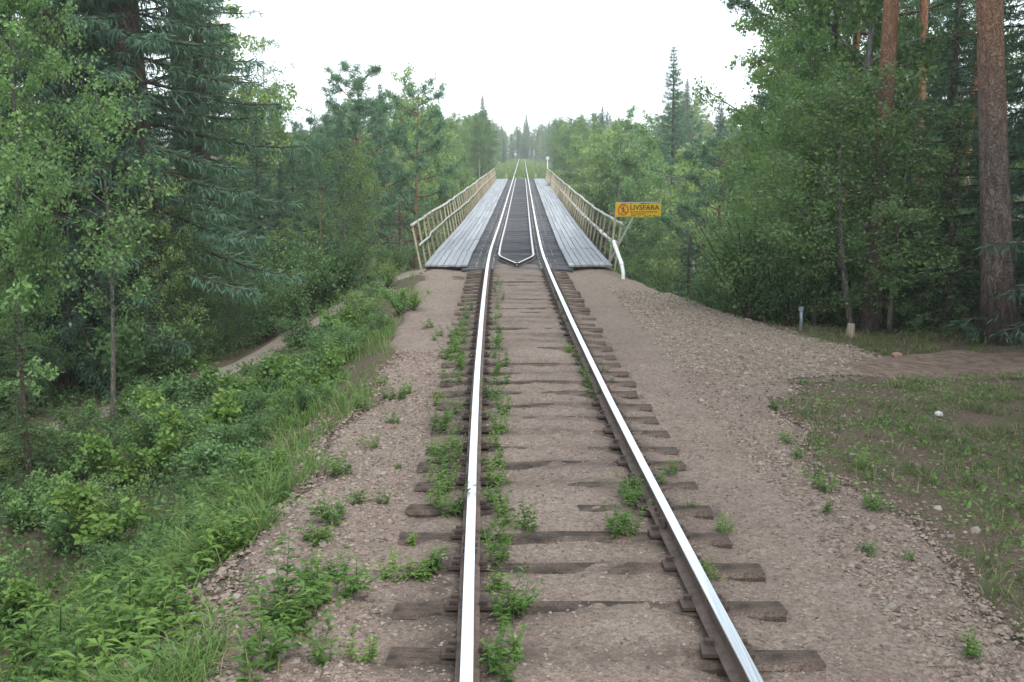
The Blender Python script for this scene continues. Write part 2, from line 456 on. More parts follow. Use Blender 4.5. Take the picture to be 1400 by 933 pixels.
def bed_left(Y): return np.interp(Y, [-6, 5.5, 6.9, 7.7, 9.7, 12.4, 14.7, 18.8, 23, 28], [-2.4, -2.3, -2.6, -2.65, -2.35, -2.15, -2.2, -2.35, -2.6, -2.6]) + .35 * fbm(Y, Y * 0, 1.1, 21, 3)
def bed_right(Y): return np.interp(Y, [-6, 6.6, 9.3, 11.3, 13, 14.6, 15.4, 16.3, 18.2, 19.2, 20.3, 23.3, 27, 28.9], [2.7, 2.75, 2.8, 2.85, 3.1, 3.9, 5.2, 5.9, 5.7, 5.15, 4.5, 3.65, 2.85, 2.75]) + .5 * fbm(Y, Y * 0, 1.0, 33, 3) * (1 - sstep(14, 20, Y) * .7)

gx = spaced([(-300, -60, 12), (-60, -16, 2), (-16, -5, .3), (-5, 6, .14), (6, 14, .3), (14, 60, 2), (60, 300, 12)])
gy = spaced([(-60, -4, 4), (-4, 3, .5), (3, 30, .16), (30, 116, 1.2), (116, 340, 5), (340, 620, 20)])
GX, GY = np.meshgrid(gx, gy)
GZ = HT(GX, GY)
U = GX - XC(GY)
inbed = (U > bed_left(GY) + .12) & (U < bed_right(GY) - .12) & (GY < 28.6)
GZ = np.where(inbed, GZ - .07, GZ)
meadow = sstep(110, 114, GY) * (1 - sstep(6, 12, np.abs(U)))
ground = obj('ground', grid_mesh('ground', GX, GY, GZ, [M['ground']], {'meadow': meadow.ravel()}), kind='structure')

# sleepers in the gravel
sleeper_y = [2.6, 3.25, 3.88, 4.5, 5.14, 5.81, 6.48, 7.15, 7.78, 8.46, 9.14, 9.73, 10.31]
while sleeper_y[-1] + .62 < BR0 - .2: sleeper_y.append(sleeper_y[-1] + .60 + .05 * random.random())
sleeper_y = np.array(sleeper_y)

def bed_height(X, Y):
    u = X - XC(Y)
    z = HT(X, Y, rough=False) + .036 * fbm(X, Y, .9, 41, 3) + .022 * fbm(X, Y, .2, 45, 3)
    # the bed sags between the sleepers' ends and rises against them
    d = np.abs(Y[..., None] - sleeper_y).min(-1) if Y.size < 400000 else np.abs(Y - sleeper_y[np.clip(np.searchsorted(sleeper_y, Y), 0, len(sleeper_y) - 1)])
    z = z - .016 * np.exp(-(d / .12) ** 2) * sstep(0, .3, fbm(X, Y, .7, 51, 2) + .1) * (np.abs(u) < 1.35)
    z = z - .05 * sstep(1.2, 1.4, np.abs(u)) * (1 - sstep(1.5, 1.9, np.abs(u))) * sstep(19, 24, Y)
    z = z - .03 * np.exp(-((np.abs(u) - .75) / .14) ** 2) - .022 * sstep(.95, 1.15, np.abs(u)) * (1 - sstep(1.25, 1.45, np.abs(u)))
    z = z + .019 * (1 - sstep(.52, .68, np.abs(u))) * sstep(15, 21, Y)
    return z

by = spaced([(-4, 2, .12), (2, 16, .05), (16, 28.7, .075)])
bs = np.linspace(0, 1, 150)
BY = np.repeat(by[:, None], len(bs), 1)
bl, br = bed_left(by)[:, None], bed_right(by)[:, None]
BU = bl + (br - bl) * bs
BX = BU + XC(BY)
BZ = bed_height(BX, BY)
edge = np.minimum(BU - bl, br - BU)
BZ -= .11 * (1 - sstep(0, .28, edge))
dsl = np.abs(BY - sleeper_y[np.clip(np.searchsorted(sleeper_y, BY), 0, len(sleeper_y) - 1)]); dsl = np.minimum(dsl, np.abs(BY - sleeper_y[np.clip(np.searchsorted(sleeper_y, BY) - 1, 0, len(sleeper_y) - 1)]))
oil = np.exp(-((np.abs(BU) - .80) / .20) ** 2) * .95 * sstep(-.45, .1, fbm(BX, BY, 1.3, 61, 2)) + .2 * np.exp(-((BU + 1.0) / .3) ** 2)
oil = np.clip(oil + .75 * np.exp(-(dsl / .17) ** 2) * (np.abs(BU) < 1.3) * sstep(-.3, .35, fbm(BX, BY, .8, 63, 2)), 0, 1)
grey = np.clip(sstep(1.9, 3.6, BU) * sstep(12, 16, BY) + sstep(19, 26, BY) * .75 * sstep(.8, 1.6, np.abs(BU)) + .25 * fbm(BX, BY, 1.5, 71, 2), 0, 1)
track_bed = obj('track_bed', grid_mesh('track_bed', BX, BY, BZ, [M['gravel']], {'oil': oil.ravel(), 'grey': grey.ravel()}), kind='structure')

def ribbon(name, pts, widths, m, step=.15, wn_=14, lift=.03, seed=1):
    pts = np.array(pts, float)
    d = np.concatenate([[0], np.cumsum(np.linalg.norm(np.diff(pts, axis=0), axis=1))])
    s = np.linspace(0, d[-1], int(d[-1] / step))
    k = np.hanning(15); k /= k.sum()
    P = np.stack([np.convolve(np.pad(np.interp(s, d, pts[:, a]), 7, mode='reflect', reflect_type='odd'), k, 'valid') for a in (0, 1)], 1)
    W = np.interp(s, d, widths) * (1 + .5 * fbm(s, s * 0, 1.2, seed, 3))
    T = np.gradient(P, axis=0); T /= np.linalg.norm(T, axis=1)[:, None]
    Nn = np.stack([T[:, 1], -T[:, 0]], 1)
    t = np.linspace(-1, 1, wn_)
    X = P[:, :1] + Nn[:, :1] * W[:, None] / 2 * t; Y = P[:, 1:] + Nn[:, 1:] * W[:, None] / 2 * t
    Z = HT(X, Y) + lift - .10 * sstep(.7, 1.0, np.abs(t))[None] + .02 * fbm(X, Y, .4, seed + 3, 2)
    return obj(name, grid_mesh(name, X, Y, Z, [m]), kind='structure'), P

PATH = [(-22, 15.5), (-13, 17.8), (-8.6, 19.8), (-6.2, 22.3), (-4.3, 24.8), (-3.1, 26.6), (-2.5, 27.9)]
footpath, path_pts = ribbon('footpath', PATH, [1.1, 1.1, 1.0, .9, .8, .8, .8], M['path'], seed=3, lift=.035)
DIRT = [(4.6, 15.6), (6.4, 16.6), (8.6, 17.2), (11.5, 17.6), (17, 18.5)]
dirt_path, dirt_pts = ribbon('dirt_path', DIRT, [1.4, 2.2, 2.3, 2.0, 1.8], M['dirt'], seed=9, lift=.035, wn_=20)

# ------------------------------------------------------------------ railway track: rails and sleepers
track = empty('railway_track', (0, 0, 0)); tag(track, kind='structure')
def rail_profile(s=1.0):
    # x, z from the rail's top; closed outline
    h = [(.034, -.002), (.036, -.010), (.035, -.036), (.010, -.046), (.009, -.128), (.068, -.142), (.068, -.155)]
    r = [(x * s, z * s) for x, z in h]
    l = [(-x, z) for x, z in reversed(r)]
    return np.array(r + l)
def sweep_profile(name, P2, path, mats, top_pairs):
    path = np.array(path, float)
    T = np.gradient(path, axis=0); T[:, 2] = 0; T /= np.linalg.norm(T, axis=1)[:, None]
    S = np.stack([T[:, 1], -T[:, 0], np.zeros(len(T))], 1)
    V = path[:, None] + S[:, None] * P2[None, :, 0, None] + np.array([0, 0, 1.0]) * P2[None, :, 1, None]
    n = len(P2); i = np.arange(len(path) - 1)[:, None] * n; j = np.arange(n)[None]; k = (j + 1) % n
    Q = np.stack([i + j, i + k, i + n + k, i + n + j], -1)
    mi = np.where(np.isin(j + 0 * i, top_pairs), 0, 1)
    caps = [list(range(n))]
    return mesh(name, V.reshape(-1, 3), Q.reshape(-1, 4), None, mats, mi.ravel())
RP = rail_profile()
TOP = [0, len(RP) - 1, len(RP) - 2]
ry = spaced([(-4, 40, .5), (40, 318, 3)])
for s in (-1, 1):
    wob = .006 * fbm(ry, ry * 0, 3.0, 80 + s, 2)
    pth = np.stack([XC(ry) + s * .7525 + wob, ry, ZT(ry) + .004 * fbm(ry, ry * 0, 2, 84 + s)], 1)
    obj('rail', sweep_profile('rail', RP, pth, [M['rail_top'], M['rail_side']], TOP), track)

def rough_beam(name, L, W, Hh, m, seed, nx=7):
    """hewn timber along x, with uneven edges; origin in the middle of its top"""
    r = np.random.default_rng(seed)
    xs = np.linspace(-L / 2, L / 2, nx)
    sec = np.array([(-.5, 0), (-.38, .0), (.38, 0), (.5, 0), (.5, -1), (-.5, -1)])
    V = np.zeros((nx, 6, 3))
    for i, x in enumerate(xs):
        V[i, :, 0] = x + (r.normal(0, .008, 6) if i in (0, nx - 1) else 0)
        V[i, :, 1] = sec[:, 0] * W + r.normal(0, .006, 6)
        V[i, :, 2] = sec[:, 1] * Hh + r.normal(0, .004, 6)
        V[i, 0, 2] -= .02 + r.random() * .012; V[i, 3, 2] -= .02 + r.random() * .012
    V = V.reshape(-1, 3)
    i = np.arange(nx - 1)[:, None] * 6; j = np.arange(6)[None]; k = (j + 1) % 6
    Q = np.stack([i + j, i + 6 + j, i + 6 + k, i + k], -1).reshape(-1, 4).tolist()
    e = (nx - 1) * 6
    Q += [[0, 1, 2, 3], [0, 3, 4, 5], [e + 3, e + 2, e + 1, e], [e + 5, e + 4, e + 3, e]]
    return mesh(name, V, Q, None, [m])
sl_me = [rough_beam('sleeper', 2.5, .235, .15, M['sleeper'], k) for k in range(6)]
for i, y in enumerate(sleeper_y):
    near_bridge = float(sstep(17, 25, y))
    o = obj('sleeper', sl_me[i % 6], track, (float(XC(y)) + random.uniform(-.05, .05), y, -.168 + random.uniform(-.020, .004) + .006 * near_bridge - .008))
    o.rotation_euler = (random.uniform(-.02, .02), random.uniform(-.006, .006), random.uniform(-.02, .02))

bp = MB(); bp.box((0, 0, .006), (.30, .15, .022))
for dx, dy in ((-.105, .045), (.105, -.045), (.11, .04)):
    bp.box((dx, dy, .03), (.03, .03, .04)); bp.box((dx * .86, dy, .045), (.05, .036, .014))
M['plate'] = plain('dark_rusty_plate', (.040, .030, .026), (.085, .062, .052), 14, .85, bmp=.3)
bp_me = bp.me('baseplate', [M['plate']])
for i, y in enumerate(sleeper_y):
    for sd in (-1, 1):
        o = obj('baseplate', bp_me, track, (float(XC(y)) + sd * .7525, y + random.uniform(-.01, .01), -.160)); o.rotation_euler = (0, 0, random.uniform(-.05, .05) + (math.pi if sd < 0 else 0))
for sd, y in ((-1, 7.45), (1, 8.1), (-1, 21.5), (1, 22.2)):
    for k in (-1, 1):
        b = MB(); b.box((0, 0, 0), (.022, .56, .07))
        for q in (-.2, -.07, .07, .2): b.box((k * .018, q, 0), (.024, .032, .032))
        obj('fishplate', b.me('fishplate', [M['rail_side']]), track, (float(XC(y)) + sd * .7525 + k * .022, y, -.088))
# ------------------------------------------------------------------ bridge
bridge = empty('railway_bridge', (float(XC(BR0)), BR0, 0))
tag(bridge, 'long straight timber decked railway bridge with grey plank walkways over the wooded ravine', 'bridge')
bridge_inv = Matrix.Translation((-bridge.location.x, -bridge.location.y, 0))
def bpart(name, me, loc, rot=None, parent=None):
    o = bpy.data.objects.new(name, me); coll.objects.link(o)
    o.parent = parent or bridge
    o.matrix_parent_inverse = Matrix.Identity(4)
    base = bridge.location
    o.location = (loc[0] - base.x, loc[1] - base.y, loc[2] - base.z)
    if rot: o.rotation_euler = rot
    return o
def heading(y): return math.atan2(float(XC(y + .5) - XC(y - .5)), 1.0)
def pitch_at(y): return math.atan2(float(ZT(y + .5) - ZT(y - .5)), 1.0)

bsl = [rough_beam('bridge_sleeper', 2.86, .25, .24, M['bridge_sleeper'], 40 + k) for k in range(5)]
y = BR0 - .25; n = 0; bsl_y = []
while y < BR1 and n < 200:
    bpart('bridge_sleeper', bsl[n % 5], (float(XC(y)) + random.uniform(-.03, .03), y, float(ZT(y)) - .158 - random.uniform(0, .012)), (pitch_at(y), 0, -heading(y) + random.uniform(-.006, .006)))
    bsl_y.append(y); y += .445 + random.uniform(-.025, .025); n += 1

# plank walkways
def plank_me(L, seed):
    r = np.random.default_rng(seed)
    b = MB(); ys = np.linspace(0, L, 5); V = []
    for yy in ys:
        w = .146 / 2 + r.normal(0, .0025); dz = r.normal(0, .003)
        V += [(-w, yy, dz - .006), (-w + .008, yy, dz), (w - .008, yy, dz), (w, yy, dz - .006), (w, yy, -.05), (-w, yy, -.05)]
    i = np.arange(4)[:, None] * 6; j = np.arange(6)[None]; k = (j + 1) % 6
    Q = np.stack([i + j, i + 6 + j, i + 6 + k, i + k], -1).reshape(-1, 4).tolist()
    Q += [[0, 1, 2, 3], [0, 3, 4, 5], [27, 26, 25, 24], [29, 28, 27, 24]]
    return mesh('walkway_plank', V, Q, None, [M['plank']])
PL = 4.4
pl_me = {k: plank_me(PL - .012, k) for k in range(6)}
pl_short = [plank_me(.8, 90 + k) for k in range(2)]
for side, u0 in ((-1, -2.42), (1, 1.36)):
    for k in range(7):
        uu = u0 + .077 + k * .163
        yy = BR0 + random.uniform(-.04, .04) - .1
        if side == 1:
            bpart('walkway_plank', pl_short[k % 2], (float(XC(yy)) + uu, yy, float(ZT(yy)) - .085 + random.uniform(-.006, .006)), (0, 0, -heading(yy)))
            yy += .82
        while yy < BR1 - 1.0:
            bpart('walkway_plank', random.choice(list(pl_me.values())), (float(XC(yy)) + uu + random.uniform(-.004, .004), yy, float(ZT(yy)) - .085 + random.uniform(-.005, .007)),
                  (pitch_at(yy + 2), random.uniform(-.012, .012), -heading(yy + 2) + random.uniform(-.0008, .0008)))
            yy += PL

# guard rails between the running rails, ending in a point on the near side and a cross bar on the far side
GP = rail_profile(.72) ; GP[:, 1] -= .035
for s in (-1, 1):
    ys = np.concatenate([[BR0 - .05, BR0 + .18, BR0 + .55, BR0 + 1.0, BR0 + 1.9, BR0 + 2.5], np.arange(BR0 + 3.2, BR1 + .6, 2.0)])
    off = np.interp(ys, [BR0 - .05, BR0 + .18, BR0 + .55, BR0 + 1.9, BR0 + 2.5, BR0 + 5], [.025, .07, .16, .44, .49, .50])
    pth = np.stack([XC(ys) + s * off - bridge.location.x, ys - bridge.location.y, ZT(ys)], 1)
    obj('guard_rail', sweep_profile('guard_rail', GP, pth, [M['guard_steel'], M['rail_side']], TOP), bridge)
b = MB(); b.box((0, 0, 0), (1.05, .06, .05))
bpart('guard_rail_bar', b.me('guard_rail_bar', [M['guard_steel']]), (float(XC(BR1 + .6)), BR1 + .6, float(ZT(BR1)) - .05))

# fastenings (spikes, plates and hook bolts), too small to pick apart
b = MB()
for y in bsl_y:
    c, z = float(XC(y)), float(ZT(y))
    for s in (-1, 1):
        for off in (-.12, .12, ):
            b.box((c + s * .7525 + off + random.uniform(-.01, .01) - bridge.location.x, y - BR0, z - .135), (.05, .07, .05))
        if random.random() < .75:
            b.box((c + s * (1.06 + random.uniform(-.012, .012)) - bridge.location.x, y - BR0 + random.uniform(-.04, .04), z - .145), (.035, .05, .05))
        if random.random() < .6:
            b.box((c + s * (.62) - bridge.location.x, y - BR0 + random.uniform(-.05, .05), z - .14), (.03, .045, .045))
o = obj('rail_fastenings', b.me('rail_fastenings', [M['fasten']]), bridge); o['kind'] = 'stuff'

# plate girders, cross beams, abutments and piers
def gird(u):
    b = MB(); ys = np.linspace(BR0 + .3, BR1 - .3, 16)
    for a, c in zip(ys[:-1], ys[1:]):
        pa = (float(XC(a)) + u - bridge.location.x, a - BR0, float(ZT(a)) - 1.25); pb = (float(XC(c)) + u - bridge.location.x, c - BR0, float(ZT(c)) - 1.25)
        b.bar(pa, pb, .025, 1.6)
        for dz in (-.8, .8): b.bar((pa[0], pa[1], pa[2] + dz), (pb[0], pb[1], pb[2] + dz), .34, .03)
        b.box(((pa[0] + pb[0]) / 2, (pa[1] + pb[1]) / 2, (pa[2] + pb[2]) / 2), (.2, .02, 1.57))
    return b.me('girder', [M['girder']])
for u in (-.95, .95): obj('girder', gird(u), bridge)
cb = MB(); cb.box((0, 0, 0), (5.3, .16, .16)); cb_me = cb.me('cross_beam', [M['bridge_sleeper']])
POST_DY = 1.65
post_y = np.arange(BR0 + .1, BR1 - .2, POST_DY)
for y in post_y[::2]:
    bpart('cross_beam', cb_me, (float(XC(y)), y + .22, float(ZT(y)) - .225 - .26), (0, 0, -heading(y)))
for y, nm in ((BR0 + .55, 'abutment'), (BR1 - .3, 'abutment')):
    b = MB(); b.box((0, 0, -2.6), (4.4, 1.4, 4.3)); b.box((0, 0, -.62), (4.2, 1.2, .34)) if False else None
    b = MB(); b.box((0, 0, -3.9), (4.4, 1.2, 4.4))
    bevel(bpart(nm, b.me(nm, [M['stone']]), (float(XC(y)), y, float(ZT(y)) - .42)), .05)
for y in (BR0 + 28, BR0 + 56):
    zb = float(HT(XC(y), y)) - .5; zt = float(ZT(y)) - 2.1; h = zt - zb
    b = MB(); b.box((0, 0, h / 2), (4.6, 2.4, h), taper=.72); b.box((0, 0, h + .15), (3.6, 2.0, .32))
    bevel(bpart('pier', b.me('pier', [M['stone']]), (float(XC(y)), y, zb)), .06)

# railings
def railing(side, label):
    y0 = BR0 + .1
    ub, ut = (-2.50, -2.74) if side < 0 else (2.56, 2.74)
    root = empty('bridge_railing', (float(XC(y0)) + ub, y0, -.2)); tag(root, label, 'railing', 'railings of the bridge')
    org = np.array(root.location)
    r = np.random.default_rng(7 + side)
    tops, mids = [], []
    yend = BR1 + 1.0
    ys = np.arange(y0, yend, POST_DY)
    pm = []
    for k in range(5):
        b = MB(); b.bar((0, 0, -.25), ((ut - ub) * 1.0, 0, 1.04), .040 + .012 * r.random(), .05); pm.append(b.me('post', [M['post_wood']]))
    for i, y in enumerate(ys):
        lean = r.normal(0, .02); z = float(ZT(y))
        o = obj('post', pm[i % 5], root, tuple(np.array((float(XC(y)) + ub, y, z - .05)) - org))
        o.rotation_euler = (r.normal(0, .03), lean, 0)
        tops.append((float(XC(y)) + ut + r.normal(0, .018) + lean * 1.0, y, z + .96 + r.normal(0, .012)))
        mids.append((float(XC(y)) + ub + (ut - ub) * .5 + r.normal(0, .018), y, z + .45 + r.normal(0, .022)))
    wv = .05 * np.sin(ys / 5.2 + side) if side < 0 else .02 * np.sin(ys / 7)
    tops = np.array(tops) - org; mids = np.array(mids) - org
    tops[:, 2] += wv * .6; mids[:, 2] += wv * .7; tops[:, 0] += wv * .5
    def ext(P, a):
        P = P.copy(); P[0] += (P[0] - P[1]) * a; return P
    tops, mids = ext(tops, .14 if side < 0 else .02), ext(mids, .10 if side < 0 else .02)
    for k in range(0, len(ys) - 1, 2):
        e = min(k + 2, len(ys) - 1)
        seg = np.linspace(0, 1, 7)[:, None]
        def line(P):
            t = np.linspace(k, e, 7); return np.stack([np.interp(t, np.arange(len(P)), P[:, a]) for a in range(3)], 1)
        b = MB(); b.tube(line(tops) + r.normal(0, .005, (7, 3)), .040, 8)
        obj('handrail', b.me('handrail', [M['hand_grey'] if ys[k] < 85 or side > 0 else M['post_wood']], smooth=True), root)
        b = MB(); b.tube(line(mids) + np.array([.05 * -side, 0, 0]) + r.normal(0, .006, (7, 3)), .027, 7)
        obj('middle_rail', b.me('middle_rail', [M['hand_grey'] if ys[k] < 60 else M['post_wood']], smooth=True), root)
    return root
railing(-1, 'weathered wooden railing along the left edge of the bridge')
railing(1, 'weathered wooden railing along the right edge of the bridge, beside the white pipe')

# white pipe along the right railing
xb = lambda y: float(XC(y))
P = [(2.73, 26.05, -.45), (2.73, 26.1, -.12), (2.70, 26.25, .10), (2.66, 26.6, .26), (2.64, 27.2, .42), (2.66, 28.0, .52), (xb(29) + 2.74, 29, .38)]
for y in np.arange(31, 76, 3.0): P.append((xb(y) + 2.74, y, float(ZT(y)) + .30 + random.uniform(-.02, .02)))
P = np.array(P)
tt = np.linspace(0, len(P) - 1, 120)
PP = np.stack([np.interp(tt, np.arange(len(P)), P[:, a]) for a in range(3)], 1)
k = np.array([.25, .5, .25]); PP[1:-1] = sum(k[i] * PP[i:len(PP) - 2 + i] for i in range(3))
pipe = empty('pipe', tuple(P[0])); tag(pipe, 'white pipe along the right bridge railing, bent down into the gravel', 'pipe')
b = MB(); b.tube(PP - P[0], .048, 10); obj('tube', b.me('tube', [M['white_pipe']], smooth=True), pipe)
for q in (P[2], P[4]):
    b = MB(); i = int(np.argmin(np.linalg.norm(PP - q, axis=1))); b.tube(PP[i - 1:i + 2] - P[0], .055, 10); obj('sleeve', b.me('sleeve', [M['white_pipe']], smooth=True), pipe)

# ------------------------------------------------------------------ danger sign
SY = 29.0
sx0, sx1 = x_at(841, SY), x_at(903.5, SY)
zt_, zb_ = z_at(277.5, SY), z_at(297, SY)
sign = empty('danger_sign', (x_at(834, SY), SY, -.2))
tag(sign, 'yellow LIVSFARA warning sign with red prohibition ring beside the bridge railing', 'sign')
so = np.array(sign.location)
W_, H_ = sx1 - sx0, zt_ - zb_
r = np.random.default_rng(3)
# panel with ragged, chipped lower edge
nx_ = 40
xs = np.linspace(0, W_, nx_)
bot = .018 * r.random(nx_) * (r.random(nx_) < .6) + .012 * np.sin(xs * 7)
top = H_ - .01 * r.random(nx_) * (r.random(nx_) < .4) - .02 * xs / W_
V, Q = [], []
for i in range(nx_): V += [(xs[i], 0, bot[i]), (xs[i], 0, top[i]), (xs[i], .02, top[i]), (xs[i], .02, bot[i])]
for i in range(nx_ - 1):
    a, c = i * 4, i * 4 + 4
    Q += [[a, c, c + 1, a + 1], [a + 1, c + 1, c + 2, a + 2], [a + 2, c + 2, c + 3, a + 3], [a + 3, c + 3, c, a]]
Q += [[0, 1, 2, 3], [nx_ * 4 - 1, nx_ * 4 - 2, nx_ * 4 - 3, nx_ * 4 - 4]]
p0 = np.array((sx0, SY, zb_)) - so
panel = obj('panel', mesh('panel', np.array(V), Q, None, [M['sign_yellow']]), sign, tuple(p0))
# red prohibition ring with walking figure
cx, cz, R = .17 * W_, H_ * .50, H_ * .40
b = MB(); th = np.linspace(0, 2 * math.pi, 33)
ringv = np.concatenate([np.stack([cx + R * np.cos(th), np.full(33, -.006), cz + R * np.sin(th)], 1), np.stack([cx + R * .76 * np.cos(th), np.full(33, -.006), cz + R * .76 * np.sin(th)], 1)])
i = np.arange(32); b.add(ringv, np.stack([i, i + 33, i + 34, i + 1], 1))
b.bar((cx - R * .6, -.009, cz + R * .6), (cx + R * .6, -.009, cz - R * .6), .004, R * .18)
obj('prohibition_ring', b.me('prohibition_ring', [M['sign_red']]), panel)
b = MB()
b.tube([(cx, -.0075, cz + R * .48), (cx, -.0076, cz + R * .5)], .0, 3) if False else None
hd = np.linspace(0, 2 * math.pi, 13)[:-1]
b.add(np.concatenate([[(cx + .01, -.0075, cz + R * .5)], np.stack([cx + .01 + R * .13 * np.cos(hd), np.full(12, -.0075), cz + R * .5 + R * .13 * np.sin(hd)], 1)]), None, [[0, 1 + (k + 1) % 12, 1 + k] for k in range(12)])
for (a, c, w) in (((0, .36), (-.02, -.08), .22), ((-.02, -.05), (.22, -.62), .11), ((-.04, -.05), (-.26, -.6), .11), ((.02, .3), (.3, .0), .08), ((0, .3), (-.28, .05), .08)):
    A = np.array((cx + a[0] * R, cz + a[1] * R)); C = np.array((cx + c[0] * R, cz + c[1] * R)); d = C - A; d /= np.linalg.norm(d); nn = np.array((-d[1], d[0])) * w * R / 2
    b.add([(A[0] + nn[0], -.0075, A[1] + nn[1]), (A[0] - nn[0], -.0075, A[1] - nn[1]), (C[0] - nn[0], -.0075, C[1] - nn[1]), (C[0] + nn[0], -.0075, C[1] + nn[1])], [[0, 1, 2, 3]])
obj('walking_figure', b.me('walking_figure', [M['sign_ink']]), panel)
# lettering
def text_part(txt, size, x, z, width, parent, m):
    cu = bpy.data.curves.new('lettering', 'FONT'); cu.body = txt; cu.size = size; cu.extrude = .001; cu.offset = size * .022
    t = bpy.data.objects.new('lettering_tmp', cu); coll.objects.link(t)
    bpy.context.view_layer.update()
    dg = bpy.context.evaluated_depsgraph_get()
    me = bpy.data.meshes.new_from_object(t.evaluated_get(dg))
    co = np.zeros(len(me.vertices) * 3, np.float32); me.vertices.foreach_get('co', co); co = co.reshape(-1, 3)
    co[:, 0] = (co[:, 0] - co[:, 0].min()) / (np.ptp(co[:, 0])) * width
    hgt = np.ptp(co[:, 1]); co[:, 1] = (co[:, 1] - co[:, 1].min()) * (size / hgt)
    new = np.stack([x + co[:, 0], -.006 - co[:, 2], z + co[:, 1]], 1)
    me.vertices.foreach_set('co', new.astype(np.float32).ravel()); me.update()
    me.materials.clear(); me.materials.append(m); me.name = 'lettering'
    bpy.data.objects.remove(t)
    return obj('lettering', me, parent)
text_part('LIVSFARA', H_ * .34, .325 * W_, H_ * .50, .635 * W_, panel, M['sign_ink'])
b = MB()
for zz, x0, x1 in ((.36, .32, .90), (.22, .34, .66)):          # two lines of print too small to read
    x = x0
    while x < x1:
        w = random.uniform(.02, .06); b.box(((x + w / 2) * W_, -.005, zz * H_), (w * W_, .004, H_ * .055)); x += w + .012
obj('small_print', b.me('small_print', [M['sign_ink']]), panel)
b = MB()
for k in range(26):
    xx = r.random() * W_ * .96; zz = (.03 + .05 * r.random()) if k < 18 else .9
    b.box((xx + .02, -.004, zz * H_ + .012), (.02 + .05 * r.random(), .003, .008 + .018 * r.random()))
obj('rust_patches', b.me('rust_patches', [M['sign_rust']]), panel)
b = MB(); b.box((W_ / 2, .03, H_ + .006), (W_ * .98, .05, .02)); obj('top_edge', b.me('top_edge', [M['sign_edge']]), panel)
b = MB(); b.bar(np.array((sx0 + W_ * .42, SY + .06, zb_ + .05)) - so, np.array((x_at(834, SY), SY + .02, -.12)) - so, .035, .045); obj('strut', b.me('strut', [M['sign_edge']]), sign)
b = MB(); b.bar(np.array((sx0 - .14, SY + .045, zb_ + .1)) - so, np.array((sx1 - .1, SY + .045, zb_ + .1)) - so, .04, .05); obj('bracket', b.me('bracket', [M['post_wood']]), sign)
b = MB(); b.bar(np.array((x_at(834, SY), SY + .05, -.3)) - so, np.array((sx0 + .03, SY + .05, zb_ + .15)) - so, .06, .06); obj('post', b.me('post', [M['post_wood']]), sign)

# ------------------------------------------------------------------ posts, stones
x, y_, z = ground_pt(1094, 452)
o = empty('marker_post', (x, y_, z)); tag(o, 'thin grey steel post at the edge of the gravel', 'post')
b = MB(); b.tube([(0, 0, -.2), (.01, 0, .2), (.0, .0, .40)], .028, 8); obj('shaft', b.me('shaft', [M['galv']], smooth=True), o)
b = MB(); b.tube([(0, 0, .36), (0, 0, .43)], .048, 8); obj('cap', b.me('cap', [M['galv']]), o)
x, y_, z = ground_pt(1162, 461)
b = MB(); b.tube([(0, 0, -.15), (0, 0, .05), (.01, 0, .2), (.012, 0, .245)], [.085, .075, .07, .062], 9)
o = obj('wooden_stub', b.me('wooden_stub', [M['pale_wood']]), None, (x, y_, z)); tag(o, 'short pale wooden post stub beside the pine trunk', 'post')
# post with round white board at the far end of the bridge
y_ = 116.0; x = x_at(748.5, y_); z = float(HT(x, y_))
o = empty('track_sign', (x, y_, z)); tag(o, 'small round white board on a post past the far end of the bridge', 'sign')
b = MB(); b.tube([(0, 0, -.3), (0, 0, z_at(219, y_) - z)], .05, 8); obj('post', b.me('post', [M['white_paint']]), o)
b = MB(); b.tube([(0, -.08, z_at(216.5, y_) - z), (0, -.05, z_at(216.5, y_) - z)], .2, 18); obj('board', b.me('board', [M['board_paint']]), o)
for px, lab in ((692, 'short pale marker stone left of the track at the far bridge end'), (732, 'short pale marker stone right of the track at the far bridge end')):
    y_ = BR1 + 1.8; x = x_at(px, y_); z = float(HT(x, y_))
    b = MB(); b.box((0, 0, .22), (.28, .22, .7), taper=.8)
    o = obj('marker_stone', b.me('marker_stone', [M['stone']]), None, (x, y_, z)); bevel(o, .04, 2); tag(o, lab, 'stone', 'marker stones at the far bridge end')

def rock_me(name, seed, m):
    r = np.random.default_rng(seed)
    import bmesh
    bm = bmesh.new(); bmesh.ops.create_icosphere(bm, subdivisions=1, radius=1.0)
    sc = np.array([1, .7 + .3 * r.random(), .5 + .2 * r.random()])
    for v in bm.verts: v.co = Vector(np.array(v.co) * sc * (1 + r.normal(0, .11)))
    me = bpy.data.meshes.new(name); bm.to_mesh(me); bm.free(); me.materials.append(m); return me
rocks = [rock_me('stone', k, M['pebble']) for k in range(7)]
def bed_z(x, y):
    return float(bed_height(np.array([x]), np.array([y]))[0])
M['red_stone'] = plain('reddish_stone', (.24, .14, .105), (.34, .22, .17), 9, .9, bmp=.4)
M['white_stone'] = plain('white_stone', (.45, .44, .42), (.6, .59, .57), 9, .85, bmp=.3)
for px, py, rad, mm, lab in ((1225, 489, .10, 'red_stone', 'reddish rounded stone on the brown dirt by the gravel'), (1283, 568, .055, 'white_stone', 'white stone lying in the grass right of the gravel')):
    x, y_, z = ground_pt(px, py, .03)
    o = obj('loose_stone', rock_me('loose_stone', px, M[mm]), None, (x, y_, z + rad * .3)); o.scale = (rad,) * 3; tag(o, lab, 'stone')

